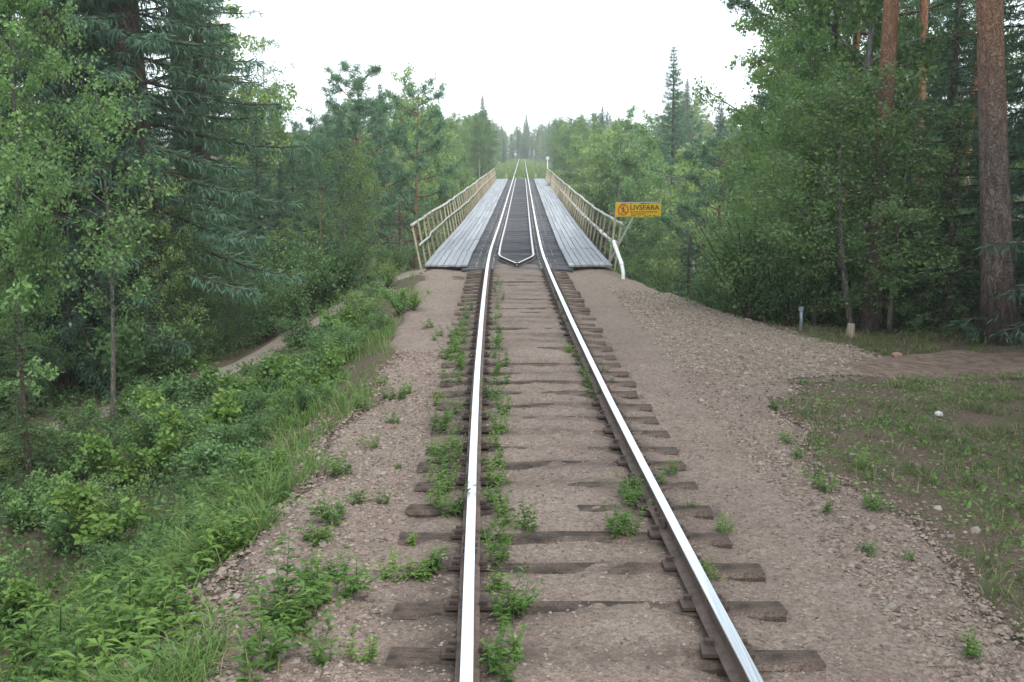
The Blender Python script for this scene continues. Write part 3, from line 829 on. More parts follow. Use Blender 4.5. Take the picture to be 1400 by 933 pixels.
# loose stones on the shoulders: the larger ones singly, the chips as one mass
cnt = 0
while cnt < 260:
    if random.random() < .55: uu, yy = -random.uniform(1.5, 2.75), 4.6 + 9 * random.random() ** 1.4
    else: uu, yy = random.uniform(1.9, 3.9), 5 + 10 * random.random() ** 1.2
    x = float(XC(yy)) + uu
    z = bed_z(x, yy) if bed_left(np.array([yy]))[0] < uu < bed_right(np.array([yy]))[0] else float(HT(x, yy))
    o = obj('stone', rocks[cnt % 7], track_bed, (x, yy, z + .004))
    s = min(.05, .012 + .012 * random.expovariate(1)); o.scale = (s, s * random.uniform(.8, 1.2), s * random.uniform(.7, 1.1)); o.rotation_euler = (random.uniform(-.4, .4), random.uniform(-.4, .4), random.uniform(0, 6.3))
    cnt += 1

def chips(name, N_, sampler, smin, smax, m, parent, hf=None):
    x, y = sampler(N_)
    n = len(x); z = bed_height(x, y) if hf is None else hf(x, y)
    s = smin + (smax - smin) * rng.random(n) ** 2.2
    base = np.array([[1, 0, 0], [-1, 0, 0], [0, 1, 0], [0, -1, 0], [0, 0, .75], [0, 0, -.75]], float)
    V = base[None] * (1 + rng.normal(0, .22, (n, 6, 1))) + rng.normal(0, .18, (n, 6, 3))
    a = rng.random(n) * 6.28; c, sn = np.cos(a)[:, None], np.sin(a)[:, None]
    V = np.stack([V[..., 0] * c - V[..., 1] * sn, V[..., 0] * sn + V[..., 1] * c, V[..., 2] * .8], -1) * s[:, None, None]
    V += np.stack([x, y, z + s * .15], 1)[:, None]
    f = np.array([[0, 2, 4], [2, 1, 4], [1, 3, 4], [3, 0, 4], [2, 0, 5], [1, 2, 5], [3, 1, 5], [0, 3, 5]])
    Fc = (np.arange(n)[:, None, None] * 6 + f[None]).reshape(-1, 3)
    o = obj(name, mesh(name, V.reshape(-1, 3), None, Fc, [m]), parent, kind='stuff'); return o
def verge_sampler(n):
    y = 4.5 + 13 * rng.random(n) ** 1.2; t = rng.random(n) ** 1.8 * 2.2
    x = bed_right(y) - .15 + t + XC(y); k = rng.random(n) < .35 + .65 * sstep(-.1, .2, fbm(x, y, .7, 99, 2)); return x[k], y[k]
def left_sampler(n):
    y = 4.2 + 9 * rng.random(n) ** 1.2; t = rng.random(n) ** 1.6 * 1.0
    x = bed_left(y) + .1 - t + XC(y); return x, y
def bed_sampler(ymin, ymax, umin=None, umax=None, power=1.5, avoid=True):
    def f(n):
        y = ymin + (ymax - ymin) * rng.random(n) ** power
        lo, hi = bed_left(y) + .1, bed_right(y) - .1
        if umin is not None: lo = np.maximum(lo, umin)
        if umax is not None: hi = np.minimum(hi, umax)
        u = lo + (hi - lo) * rng.random(n)
        k = np.abs(np.abs(u) - .7525) > .075
        if avoid:
            d = np.abs(y[:, None] - sleeper_y).min(1); k &= ~((d < .12) & (np.abs(u) < 1.25) & (rng.random(n) < .55))
        return (u + XC(y))[k], y[k]
    return f
chips('gravel', 32000, bed_sampler(4.2, 15), .004, .016, M['chips'], track_bed)
chips('gravel', 10000, bed_sampler(4.2, 16, None, -1.3), .006, .026, M['chips'], track_bed)
chips('gravel', 11000, bed_sampler(4.5, 16, 1.9, None), .006, .027, M['chips'], track_bed)
chips('gravel', 9000, verge_sampler, .005, .026, M['chips'], ground, HT)
chips('gravel', 5000, left_sampler, .006, .036, M['chips'], ground, HT)
chips('gravel', 12000, bed_sampler(14.5, 24, 2.0, None, 1.0), .010, .034, M['chips_grey'], track_bed)

# ------------------------------------------------------------------ plant builders
def unit(v): return v / (np.linalg.norm(v, axis=-1, keepdims=True) + 1e-9)
def leaves(P, D, L, W, S=None, fold=.0):
    """one rhombic leaf per point: base P, direction D"""
    D = unit(D); n = len(P)
    if S is None: S = unit(np.cross(D, rng.normal(size=(n, 3))))
    L = np.broadcast_to(L, (n,))[:, None]; W = np.broadcast_to(W, (n,))[:, None]
    mid = P + D * L * .45
    V = np.stack([P, mid + S * W * .5, P + D * L, mid - S * W * .5], 1)
    return V.reshape(-1, 3), np.arange(n * 4).reshape(-1, 4)
def leaf_mesh(name, V, m, extra=None):
    return mesh(name, V, np.arange(len(V)).reshape(-1, 4), None, [m])

def trunk_curve(H, bend, r, n=12):
    t = np.linspace(0, 1, n)
    ax, ay = r.normal(0, bend, 2), r.normal(0, bend, 2)
    return np.stack([ax[0] * t + ax[1] * np.sin(t * 3.1) * .5, ay[0] * t + ay[1] * np.sin(t * 2.7) * .5, t * H], 1)
def at(C, H, z):
    t = np.clip(z / H, 0, 1) * (len(C) - 1); i = np.arange(len(C))
    return np.stack([np.interp(t, i, C[:, a]) for a in range(3)], -1)

def join_mb(a, b):
    for q, m in zip(b.q, b.qm): a.q.append(q + a.n); a.qm.append(m * 0 + 1)
    for t, m in zip(b.t, b.tm): a.t.append(t + a.n); a.tm.append(m * 0 + 1)
    a.v += b.v; a.n += b.n
    return a
def make_spruce(H, R, seed, leafm, z0=.06, dens=1.0, scale=1.0, dead=False, gap=.0):
    r = np.random.default_rng(seed)
    C = trunk_curve(H, .012 * H * .5, r, 14)
    tb = MB(); rad = .016 * H * (1 - np.linspace(0, 1, 14)) ** .9 + .012; rad[0] *= 1.35
    tb.tube(C, rad, 9)
    lb = MB(); LV = []
    z = z0 * H
    while z < H * .985:
        t = z / H
        nb = r.integers(4, 7)
        az0 = r.random() * 6.28
        for k in range(nb):
            if r.random() < gap: continue
            az = az0 + k * 6.28 / nb + r.normal(0, .25)
            ln = R * (1 - t) ** .85 * min(1, .6 + t * 3.0) * r.uniform(.55, 1.2) + .05 * scale
            up = .42 * t ** 1.5 - .14 + r.normal(0, .06); dr = .30 * (1 - t) + .1
            b0 = at(C, H, z)
            s = np.linspace(0, 1, 7); dh = np.array([math.cos(az), math.sin(az), 0])
            pth = b0 + dh * (ln * s)[:, None]; pth[:, 2] += ln * (up * s - dr * s ** 1.4 + .22 * s ** 3)
            lb.tube(pth, (.012 * ln + .004) * (1 - s * .85) + .002, 4, cap=False)
            n = int(max(6, ln / (.052 * scale) * dens))
            q = r.uniform(.08, 1.0, n) ** .85
            idx = q * 6
            pp = np.stack([np.interp(idx, np.arange(7), pth[:, a]) for a in range(3)], 1)
            side = np.cross(dh, [0, 0, 1.0])
            sg = np.where(r.random(n) < .5, 1, -1)
            tl = (min(.18 * scale, .03 + .25 * ln) + .30 * ln * (1 - q) * .55) * r.uniform(.6, 1.3, n)
            d = dh * r.uniform(.45, .9, (n, 1)) + side * (sg * r.uniform(.35, .95, n))[:, None]; d[:, 2] += r.normal(-.22, .14, n)
            d = unit(d)
            # two to three overlapping sprays along each twig
            m_ = 3
            for j in range(m_):
                f = j / m_
                P_ = pp + d * (tl * f)[:, None]
                dd = d + r.normal(0, .36, (n, 3)); dd[:, 2] -= .18 * j
                V, _ = leaves(P_, dd, tl * .44 + min(.05, .05 * ln + .015) * scale, (.016 + .015 * r.random(n)) * scale)
                LV.append(V)
            # hanging twigs
            hm = r.random(n) < .9
            if hm.any():
                d2 = r.normal(0, .28, (hm.sum(), 3)); d2[:, 2] = -1
                V, _ = leaves(pp[hm] + d[hm] * (tl[hm] * r.uniform(0, .8, hm.sum()))[:, None], d2, r.uniform(.10, .30, hm.sum()) * scale * (1.2 - t * .6), (.013 + .012 * r.random(hm.sum())) * scale)
                LV.append(V)
        z += (.30 + .12 * r.random()) * scale * (1.0 if t < .7 else .55 if t < .9 else .4)
    return dict(H=H, parts=[('trunk', join_mb(tb, lb).me('trunk', [M['bark_spruce'], M['twig']], smooth=True)), ('crown', leaf_mesh('crown', np.concatenate(LV), M['dead'] if dead else leafm))])

def make_pine(H, R, seed, crown0=.45, dens=1.0, dead_stubs=True):
    r = np.random.default_rng(seed)
    C = trunk_curve(H, .018 * H, r, 16)
    tb = MB(); tz = np.linspace(0, 1, 16); rad = .0082 * H * ((1 - tz) ** .75 * .97 + .03) * (1 + .35 * np.exp(-tz * 22)); tb.tube(C, rad, 12)
    lb = MB(); LV = []
    nl = int(44 * dens)
    for k in range(nl):
        t = crown0 + (1 - crown0) * (k + r.random()) / nl * .985
        tt_ = (t - crown0) / (1 - crown0)
        az = k * 2.4 + r.normal(0, .4)
        ln = R * (1 - tt_) ** .5 * (.6 + .4 * min(1, tt_ * 4)) * r.uniform(.55, 1.15) + .35
        up = .05 + .55 * tt_ + r.normal(0, .12)
        s = np.linspace(0, 1, 7); dh = np.array([math.cos(az), math.sin(az), 0]); sd = np.cross(dh, [0, 0, 1.0])
        pth = at(C, H, t * H) + dh * (ln * s)[:, None] + sd * (ln * .15 * r.normal() * s ** 2)[:, None]
        pth[:, 2] += ln * (up * s - .25 * s * (1 - s) + .12 * s ** 3)
        lb.tube(pth, (.016 * ln + .01) * (1 - s * .8), 5, cap=False)
        ns = int(4 + ln * 3.2)
        for j in range(ns):
            q = r.uniform(.3, 1) ** .8
            b0 = np.array([np.interp(q * 6, np.arange(7), pth[:, a]) for a in range(3)])
            d = dh * r.uniform(.3, 1) + sd * r.normal(0, .8); d[2] += .25 + r.normal(0, .3); d /= np.linalg.norm(d)
            sl = (.25 + .28 * ln * (1.1 - q)) * r.uniform(.6, 1.2)
            e = b0 + d * sl
            lb.tube([b0, (b0 + e) / 2 + [0, 0, -.03], e], [.011, .008, .004], 3, cap=False)
            nt = int(6 + sl * 12)
            f = r.uniform(.2, 1.05, nt)
            tp = b0 + d * (sl * f)[:, None] + r.normal(0, .075, (nt, 3))
            nn = 11
            Pn = np.repeat(tp, nn, 0) + r.normal(0, .035, (nt * nn, 3))
            Dn = r.normal(0, .75, (nt * nn, 3)) + d * .7 + np.array([0, 0, .45])
            V, _ = leaves(Pn, Dn, r.uniform(.09, .18, nt * nn), r.uniform(.018, .034, nt * nn)); LV.append(V)
    for k in range(26):                                   # needle tufts round the leader
        tp = at(C, H, H * r.uniform(.86, 1.0)) + r.normal(0, .16, 3)
        V, _ = leaves(np.repeat(tp[None], 30, 0) + r.normal(0, .06, (30, 3)), r.normal(0, .8, (30, 3)) + np.array([0, 0, .5]), r.uniform(.1, .2, 30), r.uniform(.018, .034, 30)); LV.append(V)
    if dead_stubs:
        for k in range(12):
            t = r.uniform(.16, crown0 + .05); az = r.random() * 6.28; ln = r.uniform(.2, .9)
            s = np.linspace(0, 1, 5); dh = np.array([math.cos(az), math.sin(az), 0])
            pth = at(C, H, t * H) + dh * (ln * s)[:, None]; pth[:, 2] += ln * (.05 * s - .18 * s ** 2) ; pth[:, :2] += r.normal(0, .04, (5, 2)) * s[:, None]
            lb.tube(pth, .014 * (1 - s * .8), 4, cap=False)
    return dict(H=H, parts=[('trunk', join_mb(tb, lb).me('trunk', [M['bark_pine'], M['pine_limb']], smooth=True)), ('crown', leaf_mesh('crown', np.concatenate(LV), M['pine']))])

def make_broadleaf(H, R, seed, leafm, barkm, crown0=.25, n_limb=26, leaf=.07, count=22000, droop=.3, slim=1.0, upness=.9):
    r = np.random.default_rng(seed)
    C = trunk_curve(H, .035 * H, r, 12)
    tb = MB(); tz = np.linspace(0, 1, 12); tb.tube(C, slim * .0080 * H * (1 - tz) ** .85 + .004, 9)
    lb = MB(); twigs = []
    for k in range(n_limb):
        t = crown0 + (.97 - crown0) * ((k + r.random()) / n_limb) ** .9
        tt_ = (t - crown0) / (1 - crown0); az = k * 2.4 + r.normal(0, .5)
        ln = R * (math.sin(math.pi * min(.97, tt_ * .80 + .20)) ** .8) * r.uniform(.6, 1.2) + .15 * H * .1
        s = np.linspace(0, 1, 7); dh = np.array([math.cos(az), math.sin(az), 0]); sd = np.cross(dh, [0, 0, 1.0])
        pth = at(C, H, t * H) + dh * (ln * s)[:, None] + sd * (ln * .2 * r.normal() * s ** 2)[:, None]
        pth[:, 2] += ln * (upness * r.uniform(.6, 1.2) * s - droop * 1.3 * s ** 2)
        lb.tube(pth, slim * (.009 * ln + .003) * (1 - s * .85), 5, cap=False)
        ns = int(5 + ln * 4)
        for j in range(ns):
            q = r.uniform(.04, 1)
            b0 = np.array([np.interp(q * 6, np.arange(7), pth[:, a]) for a in range(3)])
            d = dh * r.uniform(.1, 1) + sd * r.normal(0, .8); d[2] += r.normal(.25 - droop, .4); d /= np.linalg.norm(d)
            sl = (.22 + .35 * ln * (1.05 - q)) * r.uniform(.6, 1.3)
            mid = b0 + d * sl * .5 + np.array([0, 0, .04 * sl]); e = b0 + d * sl + np.array([0, 0, -droop * .5 * sl])
            lb.tube([b0, mid, e], [.006 + .004 * ln, .005, .002], 3, cap=False)
            twigs.append((b0, mid, e, sl))
    for j in range(int(n_limb * 1.2)):
        q = r.uniform(crown0 + .1, 1.0); b0 = at(C, H, q * H); d = r.normal(0, .8, 3); d[2] = abs(d[2]) * .6 + .1; d /= np.linalg.norm(d); sl = H * .05 * r.uniform(.6, 1.3)
        lb.tube([b0, b0 + d * sl], [.006, .002], 3, cap=False); twigs.append((b0, b0 + d * sl * .5, b0 + d * sl, sl))
    w = np.array([tw[3] for tw in twigs]); w = w / w.sum()
    pick = r.choice(len(twigs), count, p=w)
    A = np.array([tw[0] for tw in twigs])[pick]; Mi = np.array([tw[1] for tw in twigs])[pick]; E = np.array([tw[2] for tw in twigs])[pick]
    f = r.uniform(.05, 1.08, count)[:, None]
    P_ = A * (1 - f) ** 2 + 2 * Mi * f * (1 - f) + E * f ** 2
    P_ = P_ + r.normal(0, .055, (count, 3)) * (1 + leaf * 4)
    D = r.normal(0, .8, (count, 3)); D[:, 2] -= .55
    V, _ = leaves(P_, D, leaf * r.uniform(.5, 1.45, count), leaf * r.uniform(.4, .9, count))
    return dict(H=H, parts=[('trunk', join_mb(tb, lb).me('trunk', [barkm, barkm], smooth=True)), ('crown', leaf_mesh('crown', V, leafm))])

def make_shrub(h, R, seed, leafm, leaf=.05, count=2600, stems=9):
    r = np.random.default_rng(seed); sb = MB(); Ps = []
    for k in range(stems):
        az = r.random() * 6.28; rr = R * r.random() ** .6; hh = h * r.uniform(.55, 1.05)
        s = np.linspace(0, 1, 6)
        pth = np.stack([math.cos(az) * rr * s ** 1.3, math.sin(az) * rr * s ** 1.3, hh * s - .05], 1) + r.normal(0, .02, (6, 3)) * s[:, None] * h
        sb.tube(pth, .010 * h * (1 - s * .8) + .002, 4, cap=False)
        for j in range(5):
            q = r.uniform(.25, .95); b0 = np.array([np.interp(q * 5, np.arange(6), pth[:, a]) for a in range(3)])
            d = r.normal(0, .7, 3); d[2] = abs(d[2]) * .7 + .2; d /= np.linalg.norm(d); e = b0 + d * h * r.uniform(.12, .32)
            sb.tube([b0, e], [.004, .002], 3, cap=False); f = r.random((count // (stems * 5), 1)); Ps.append(b0 + (e - b0) * f)
        f = r.uniform(.3, 1.0, count // (stems * 6)); Ps.append(np.stack([np.interp(f * 5, np.arange(6), pth[:, a]) for a in range(3)], 1))
    P_ = np.concatenate(Ps); n = len(P_); P_ = P_ + r.normal(0, .035, (n, 3)) * (.5 + h)
    P_[:, 2] = np.maximum(P_[:, 2], .02)
    D = r.normal(0, .8, (n, 3)); D[:, 2] += .1
    V, _ = leaves(P_, D, leaf * r.uniform(.7, 1.4, n), leaf * r.uniform(.45, .75, n))
    return dict(H=h, parts=[('stems', sb.me('stems', [M['twig']])), ('foliage', leaf_mesh('foliage', V, leafm))])

def make_weed(h, seed, leafm, stems=5, spread=.12, leaf=.075, per=16):
    r = np.random.default_rng(seed); sb = MB(); LV = []
    for k in range(stems):
        b0 = np.array([r.normal(0, spread * .5), r.normal(0, spread * .5), -.02]); hh = h * r.uniform(.45, 1.05)
        tip = b0 + np.array([r.normal(0, spread * .8), r.normal(0, spread * .8), hh])
        s = np.linspace(0, 1, 4)[:, None]; pth = b0 + (tip - b0) * s
        sb.tube(pth, [.004, .0035, .003, .0015], 3, cap=False)
        n = int(per * hh / h + 5); f = r.uniform(.1, 1.0, n)
        P_ = b0 + (tip - b0) * f[:, None]; az = np.arange(n) * 2.4 + r.normal(0, .3, n)
        D = np.stack([np.cos(az), np.sin(az), r.uniform(-.1, .9, n)], 1)
        Lf = leaf * r.uniform(.6, 1.3, n) * (1.15 - f * .5)
        # each leaf in two halves so that it bends
        D = unit(D); S = unit(np.cross(D, np.array([0, 0, 1.0])))
        P1 = P_ + D * (Lf * .55)[:, None]; D2 = D.copy(); D2[:, 2] -= .6; D2 = unit(D2); P2 = P1 + D2 * (Lf * .5)[:, None]
        Wd = (Lf * r.uniform(.3, .48, n))[:, None] * .5
        LV.append(np.stack([P_, P1 + S * Wd, P2, P1 - S * Wd], 1).reshape(-1, 3))
    return dict(H=h, parts=[('stems', sb.me('stems', [M['weed']])), ('leaves', leaf_mesh('leaves', np.concatenate(LV), leafm))])

def plant(proto, name, label, category, group, X, Y, Z, height, rot=None, wide=1.0, tilt=.02):
    s = height / proto['H']
    o = empty(name, (float(X), float(Y), float(Z)))
    o.scale = (s * wide, s * wide, s)
    o.rotation_euler = (random.gauss(0, tilt), random.gauss(0, tilt), random.random() * 6.28 if rot is None else rot)
    tag(o, label, category, group)
    for nm, me in proto['parts']:
        c = bpy.data.objects.new(nm, me); c.parent = o; coll.objects.link(c)
    return o

SPR = [make_spruce(20, 2.9, 100 + k, M['spruce'], z0=z, dens=2.5) for k, z in enumerate((.05, .10, .04))]
SPR_THIN = make_spruce(20, 2.5, 120, M['spruce'], z0=.12, dens=.55, gap=.22)
YSP = [make_spruce(5, 1.15, 130 + k, M['young_spruce'], z0=.03, scale=.55, dens=.8) for k in range(2)]
DSP = make_spruce(5, 1.1, 140, M['spruce'], z0=.03, scale=.6, dens=.8)
DEAD = make_spruce(6, .9, 150, M['spruce'], z0=.05, scale=.7, dens=.5, dead=True, gap=.2)
PINE = [make_pine(20, 2.9, 200 + k, c0, d) for k, (c0, d) in enumerate(((.40, 1.1), (.5, 1.0), (.30, 1.25), (.62, .8)))]
BIR = [make_broadleaf(14, 2.6, 300 + k, M['birch'], M['bark_birch'], crown0=c0, n_limb=34, leaf=.115, count=27000, droop=.42) for k, c0 in enumerate((.22, .30, .12))]
ASP = [make_broadleaf(12, 2.4, 320 + k, M['aspen'], M['bark_grey'], crown0=c0, n_limb=32, leaf=.085, count=28000, droop=.15, slim=.7) for k, c0 in enumerate((.04, .14))]
TASP = make_broadleaf(17.5, 3.0, 330, M['aspen'], M['bark_grey'], crown0=.12, n_limb=40, leaf=.075, count=42000, droop=.15)
YBI = [make_broadleaf(5, 1.2, 340 + k, M['birch'], M['bark_grey'], crown0=.08, n_limb=22, leaf=.055, count=7000, droop=.2) for k in range(2)]
SAP = make_broadleaf(7, 1.35, 350, M['aspen'], M['bark_grey'], crown0=.30, n_limb=16, leaf=.085, count=3800, droop=.2, slim=.85)
THINB = make_broadleaf(16, 2.2, 355, M['birch'], M['bark_birch'], crown0=.3, n_limb=30, leaf=.06, count=11000, droop=.5, slim=.6)
SHR = [make_shrub(1.2, .8, 400 + k, M[mm], leaf=lf, count=ct, stems=st) for k, (mm, lf, ct, st) in enumerate((('shrub', .06, 2400, 9), ('birch', .045, 2600, 12), ('weed', .10, 1300, 8), ('shrub', .085, 1500, 7), ('cover', .05, 2600, 10), ('aspen', .07, 1600, 6)))]
BSHR = [make_shrub(2.6, 1.4, 410 + k, M['shrub'], leaf=.075, count=4200, stems=12) for k in range(2)]
WEED = [make_weed(.34, 500 + k, M['weed'], stems=5 + k, spread=.10 + .02 * k) for k in range(4)]
TALLW = [make_weed(.62, 510 + k, M['weed'], stems=6, spread=.16, leaf=.10, per=24) for k in range(2)]

def top_height(py, Y, X): return z_at(py, Y) - float(HT(X, Y))

# ------------------------------------------------------------------ trees one can pick out in the photograph
def key_tree(proto, name, label, px, Y, top=None, height=None, cat='tree', group=None, wide=1.0, rot=None, sink=.1, tilt=.012):
    X = x_at(px, Y); g = float(HT(X, Y))
    h = height if height else z_at(top, Y) - g
    return plant(proto, name, label, cat, group, X, Y, g - sink, h, rot, wide, tilt)

key_tree(SPR[1], 'spruce_tree', 'tall dark spruce with bare upper trunk showing, at left behind the footpath', 205, 24.5, height=26, wide=1.05)
key_tree(SPR[0], 'spruce_tree', 'dark spruce left of the tallest near spruce, behind the bright leafy tree', 88, 23.5, height=24)
key_tree(SPR[2], 'spruce_tree', 'dark full spruce right of the tall near spruce, low branches over the footpath bushes', 285, 29.5, height=15.5, wide=1.05)
key_tree(SPR_THIN, 'spruce_tree', 'thin see-through spruce behind the two tall near spruces at left', 150, 29, height=26)
key_tree(SPR[0], 'spruce_tree', 'shaded spruce at the left edge behind the bright leafy tree', 15, 26, height=24)
key_tree(SPR_THIN, 'spruce_tree', 'slim spruce rising between the tall near spruce and the open sky', 262, 31, height=25)
key_tree(ASP[0], 'aspen_tree', 'bright leafy aspen hanging into the left edge of the view', -95, 14.5, height=10.5, wide=1.0)
key_tree(ASP[1], 'aspen_tree', 'leafy aspen at the left edge, in front of the dark spruces', 5, 19.5, height=10.5, wide=.72)
key_tree(SAP, 'aspen_sapling', 'slender sapling with pale grey stem beside the footpath', 138, 18.6, height=6.6, rot=.6)
key_tree(THINB, 'birch_tree', 'thin sparse birch against the white sky right of the left spruces', 338, 40, top=35)
key_tree(PINE[2], 'pine_tree', 'pine standing alone on the skyline left of the distant dark wood', 366, 47, top=118)
key_tree(PINE[0], 'pine_tree', 'tall pine with reddish trunk left of the bridge, highest there', 497, 47, top=86)
key_tree(PINE[2], 'pine_tree', 'bushy pine with short reddish trunk nearest the left railing', 553, 50, top=116)
key_tree(PINE[1], 'pine_tree', 'pine with slim bare red trunk among the left spruces', 394, 42, top=185)
key_tree(PINE[3], 'pine_tree', 'slim pine with bare trunk just right of the slim red-trunked pine', 430, 46, top=190)
key_tree(BIR[0], 'birch_tree', 'pale birch top just right of the tall reddish pine', 545, 62, top=104, wide=.65)
key_tree(BIR[1], 'birch_tree', 'pale green birch behind the left railing', 578, 66, top=135, wide=.62)
key_tree(SPR[1], 'spruce_tree', 'dark spruce between the two pines left of the bridge', 520, 56, top=104, wide=.7)
key_tree(PINE[2], 'pine_tree', 'full pine crown on the left flank of the tall reddish pine', 470, 53, top=140)
key_tree(BIR[2], 'birch_tree', 'birch top right of the bushy pine on the left skyline', 600, 74, top=142, wide=.6)
key_tree(YSP[0], 'young_spruce', 'light green young spruce beyond the left embankment edge', 468, 33, top=328, wide=.95)
key_tree(DEAD, 'dead_spruce', 'brown dead young spruce by the near end of the left railing', 541, 35, top=268)
key_tree(YBI[0], 'young_birch', 'light green young birch among the bushes below the tall spruce', 262, 23.5, top=322)
key_tree(YBI[1], 'young_birch', 'young birch right of the other birch below the left spruces', 322, 25, top=350)
key_tree(YSP[1], 'young_spruce', 'small spruce beside the footpath at the lower left edge', 20, 14.0, top=400)
key_tree(YSP[1], 'young_spruce', 'young spruce between the bright sapling and the dark spruce trunks', 395, 31, top=395)
# right side
key_tree(PINE[3], 'pine_tree', 'thick trunked pine at the right edge with orange upper bark', 1377, 18.9, height=24, rot=1.0, wide=1.35)
key_tree(PINE[1], 'pine_tree', 'orange trunked pine behind the wooden stub', 1196, 20.4, height=22, rot=2.2)
key_tree(PINE[3], 'pine_tree', 'left one of two slim pine trunks between the two orange pines', 1268, 27, height=22, rot=.3, wide=.9)
key_tree(PINE[3], 'pine_tree', 'right one of two slim pine trunks, with a bare side limb', 1289, 28.5, height=24, rot=4.0, wide=.7)
key_tree(SPR[0], 'spruce_tree', 'dark spruce half hidden behind the thick right pine trunk', 1412, 21, height=17)
key_tree(TASP, 'aspen_tree', 'bright leafy aspen at the gravel edge, tallest leafy tree on the right', 1085, 24.5, height=17.5, wide=.85)
key_tree(BIR[1], 'birch_tree', 'birch with thin white stem between the aspen and the orange pine', 1150, 24.0, height=15, wide=.8)
key_tree(ASP[1], 'aspen_tree', 'dark leafy tree filling the space behind the thin grey post', 1130, 22.4, height=7.0, wide=1.1)
key_tree(DSP, 'spruce_tree', 'low spruce spreading its branches between the two orange pines', 1290, 21.3, height=6.4, wide=1.35)
key_tree(DSP, 'spruce_tree', 'low spruce beside the thick right pine trunk', 1345, 22.5, height=7.0, wide=1.5)
key_tree(DSP, 'spruce_tree', 'low spruce just left of the pine behind the wooden stub', 1230, 23, height=5.6, wide=1.4)
key_tree(DSP, 'spruce_tree', 'low spruce at the far right edge of the view', 1425, 19.5, height=6.0, wide=1.4)
key_tree(DSP, 'spruce_tree', 'spruce just outside the right edge reaching its boughs before the thick pine', 1492, 18.6, height=10, wide=1.2)
key_tree(YBI[0], 'young_birch', 'leafy young birch close in front of the orange pine by the wooden stub', 1172, 20.0, height=5.2, wide=1.45)
key_tree(YBI[1], 'young_birch', 'leafy young birch just right of the orange pine by the wooden stub', 1222, 19.9, height=4.4, wide=1.4)
key_tree(YBI[1], 'young_birch', 'leafy young birch between the grey post and the wooden stub', 1118, 20.9, height=5.0, wide=1.2)
key_tree(YSP[0], 'young_spruce', 'young spruce in front of the low spruces between the orange pines', 1300, 20.2, height=4.6, wide=1.4)
key_tree(SPR[1], 'spruce_tree', 'dark spruce deep in the wood between the right pines', 1240, 30, height=21)
key_tree(SPR[2], 'spruce_tree', 'dark spruce deep in the wood right of the slim pines', 1330, 31, height=13)
key_tree(PINE[0], 'pine_tree', 'pine crown above the aspen and white stemmed birch', 1165, 29, height=21)
key_tree(SPR[2], 'spruce_tree', 'tall pointed spruce standing out on the right skyline', 931, 62, top=52, wide=.8)
key_tree(PINE[2], 'pine_tree', 'spreading pine right of the yellow sign', 955, 46, top=185, wide=1.15)
key_tree(SPR[0], 'spruce_tree', 'smaller pointed spruce right of the tall skyline spruce', 984, 66, top=138)
key_tree(YBI[0], 'young_birch', 'bright young birch below the yellow sign', 900, 31.5, top=322)
key_tree(YBI[1], 'young_birch', 'young birch at the foot of the aspen by the gravel edge', 1060, 23.5, top=300)
key_tree(DSP, 'spruce_tree', 'dark young spruce right of the bright young birch', 945, 33, top=315)
key_tree(DSP, 'spruce_tree', 'dark young spruce midway between the sign and the grey post', 985, 30, top=330)
key_tree(BIR[0], 'birch_tree', 'birch with white stems left of the tall skyline spruce', 848, 95, top=150, wide=.9)
key_tree(SPR[1], 'spruce_tree', 'pointed spruce on the skyline above the right railing', 822, 118, top=142)
key_tree(SPR[0], 'spruce_tree', 'spruce top on the skyline left of the track beyond the bridge', 661, 132, top=127)
key_tree(SPR[2], 'spruce_tree', 'small pointed spruce at the end of the track in the haze', 719, 322, top=154)
for px, Y, t, pr, lab in ((612, 88, 175, BIR[2], 'pale birch over the middle of the left railing'), (590, 76, 160, BIR[1], 'pale birch left of the birch over the middle of the left railing'), (640, 113, 172, BIR[0], 'yellowish birch near the far end of the left railing'), (776, 120, 180, BIR[2], 'pale birch just past the far end of the right railing'), (800, 100, 182, BIR[0], 'pale birch over the far half of the right railing'), (830, 78, 205, ASP[0], 'leafy aspen over the middle of the right railing')):
    key_tree(pr, 'birch_tree' if pr is not ASP[0] else 'aspen_tree', lab, px, Y, top=t, wide=.62)

# ------------------------------------------------------------------ the rest of the wood, kept below the skyline of the photograph
SKX = [-200, 300, 315, 345, 365, 385, 410, 440, 470, 497, 525, 550, 580, 610, 640, 660, 680, 700, 718, 735, 760, 800, 825, 860, 890, 910, 932, 955, 985, 1010, 1030, 1060, 1600]
SKY_ = [-150, -120, 60, 150, 130, 165, 170, 162, 130, 100, 125, 118, 140, 150, 150, 140, 165, 180, 162, 172, 156, 150, 152, 160, 165, 135, 90, 150, 148, 160, 110, -60, -200]
placed = []
def fits(X, Y, d):
    for a, c in placed:
        if (a - X) ** 2 + (c - Y) ** 2 < d * d: return False
    return True
def blocked(X, Y, rad):
    u = X - float(XC(Y))
    if -5 < Y < BR1 + 2 and abs(u) < 3.6 + rad * 1.25: return True
    if Y >= BR1 + 2 and abs(u) < 3.6 + rad * .35 and Y < 312: return True
    if np.min(np.hypot(path_pts[:, 0] - X, path_pts[:, 1] - Y)) < 1.0 + rad * .5: return True
    if np.min(np.hypot(dirt_pts[:, 0] - X, dirt_pts[:, 1] - Y)) < 2.0 + rad * .3: return True
    return False
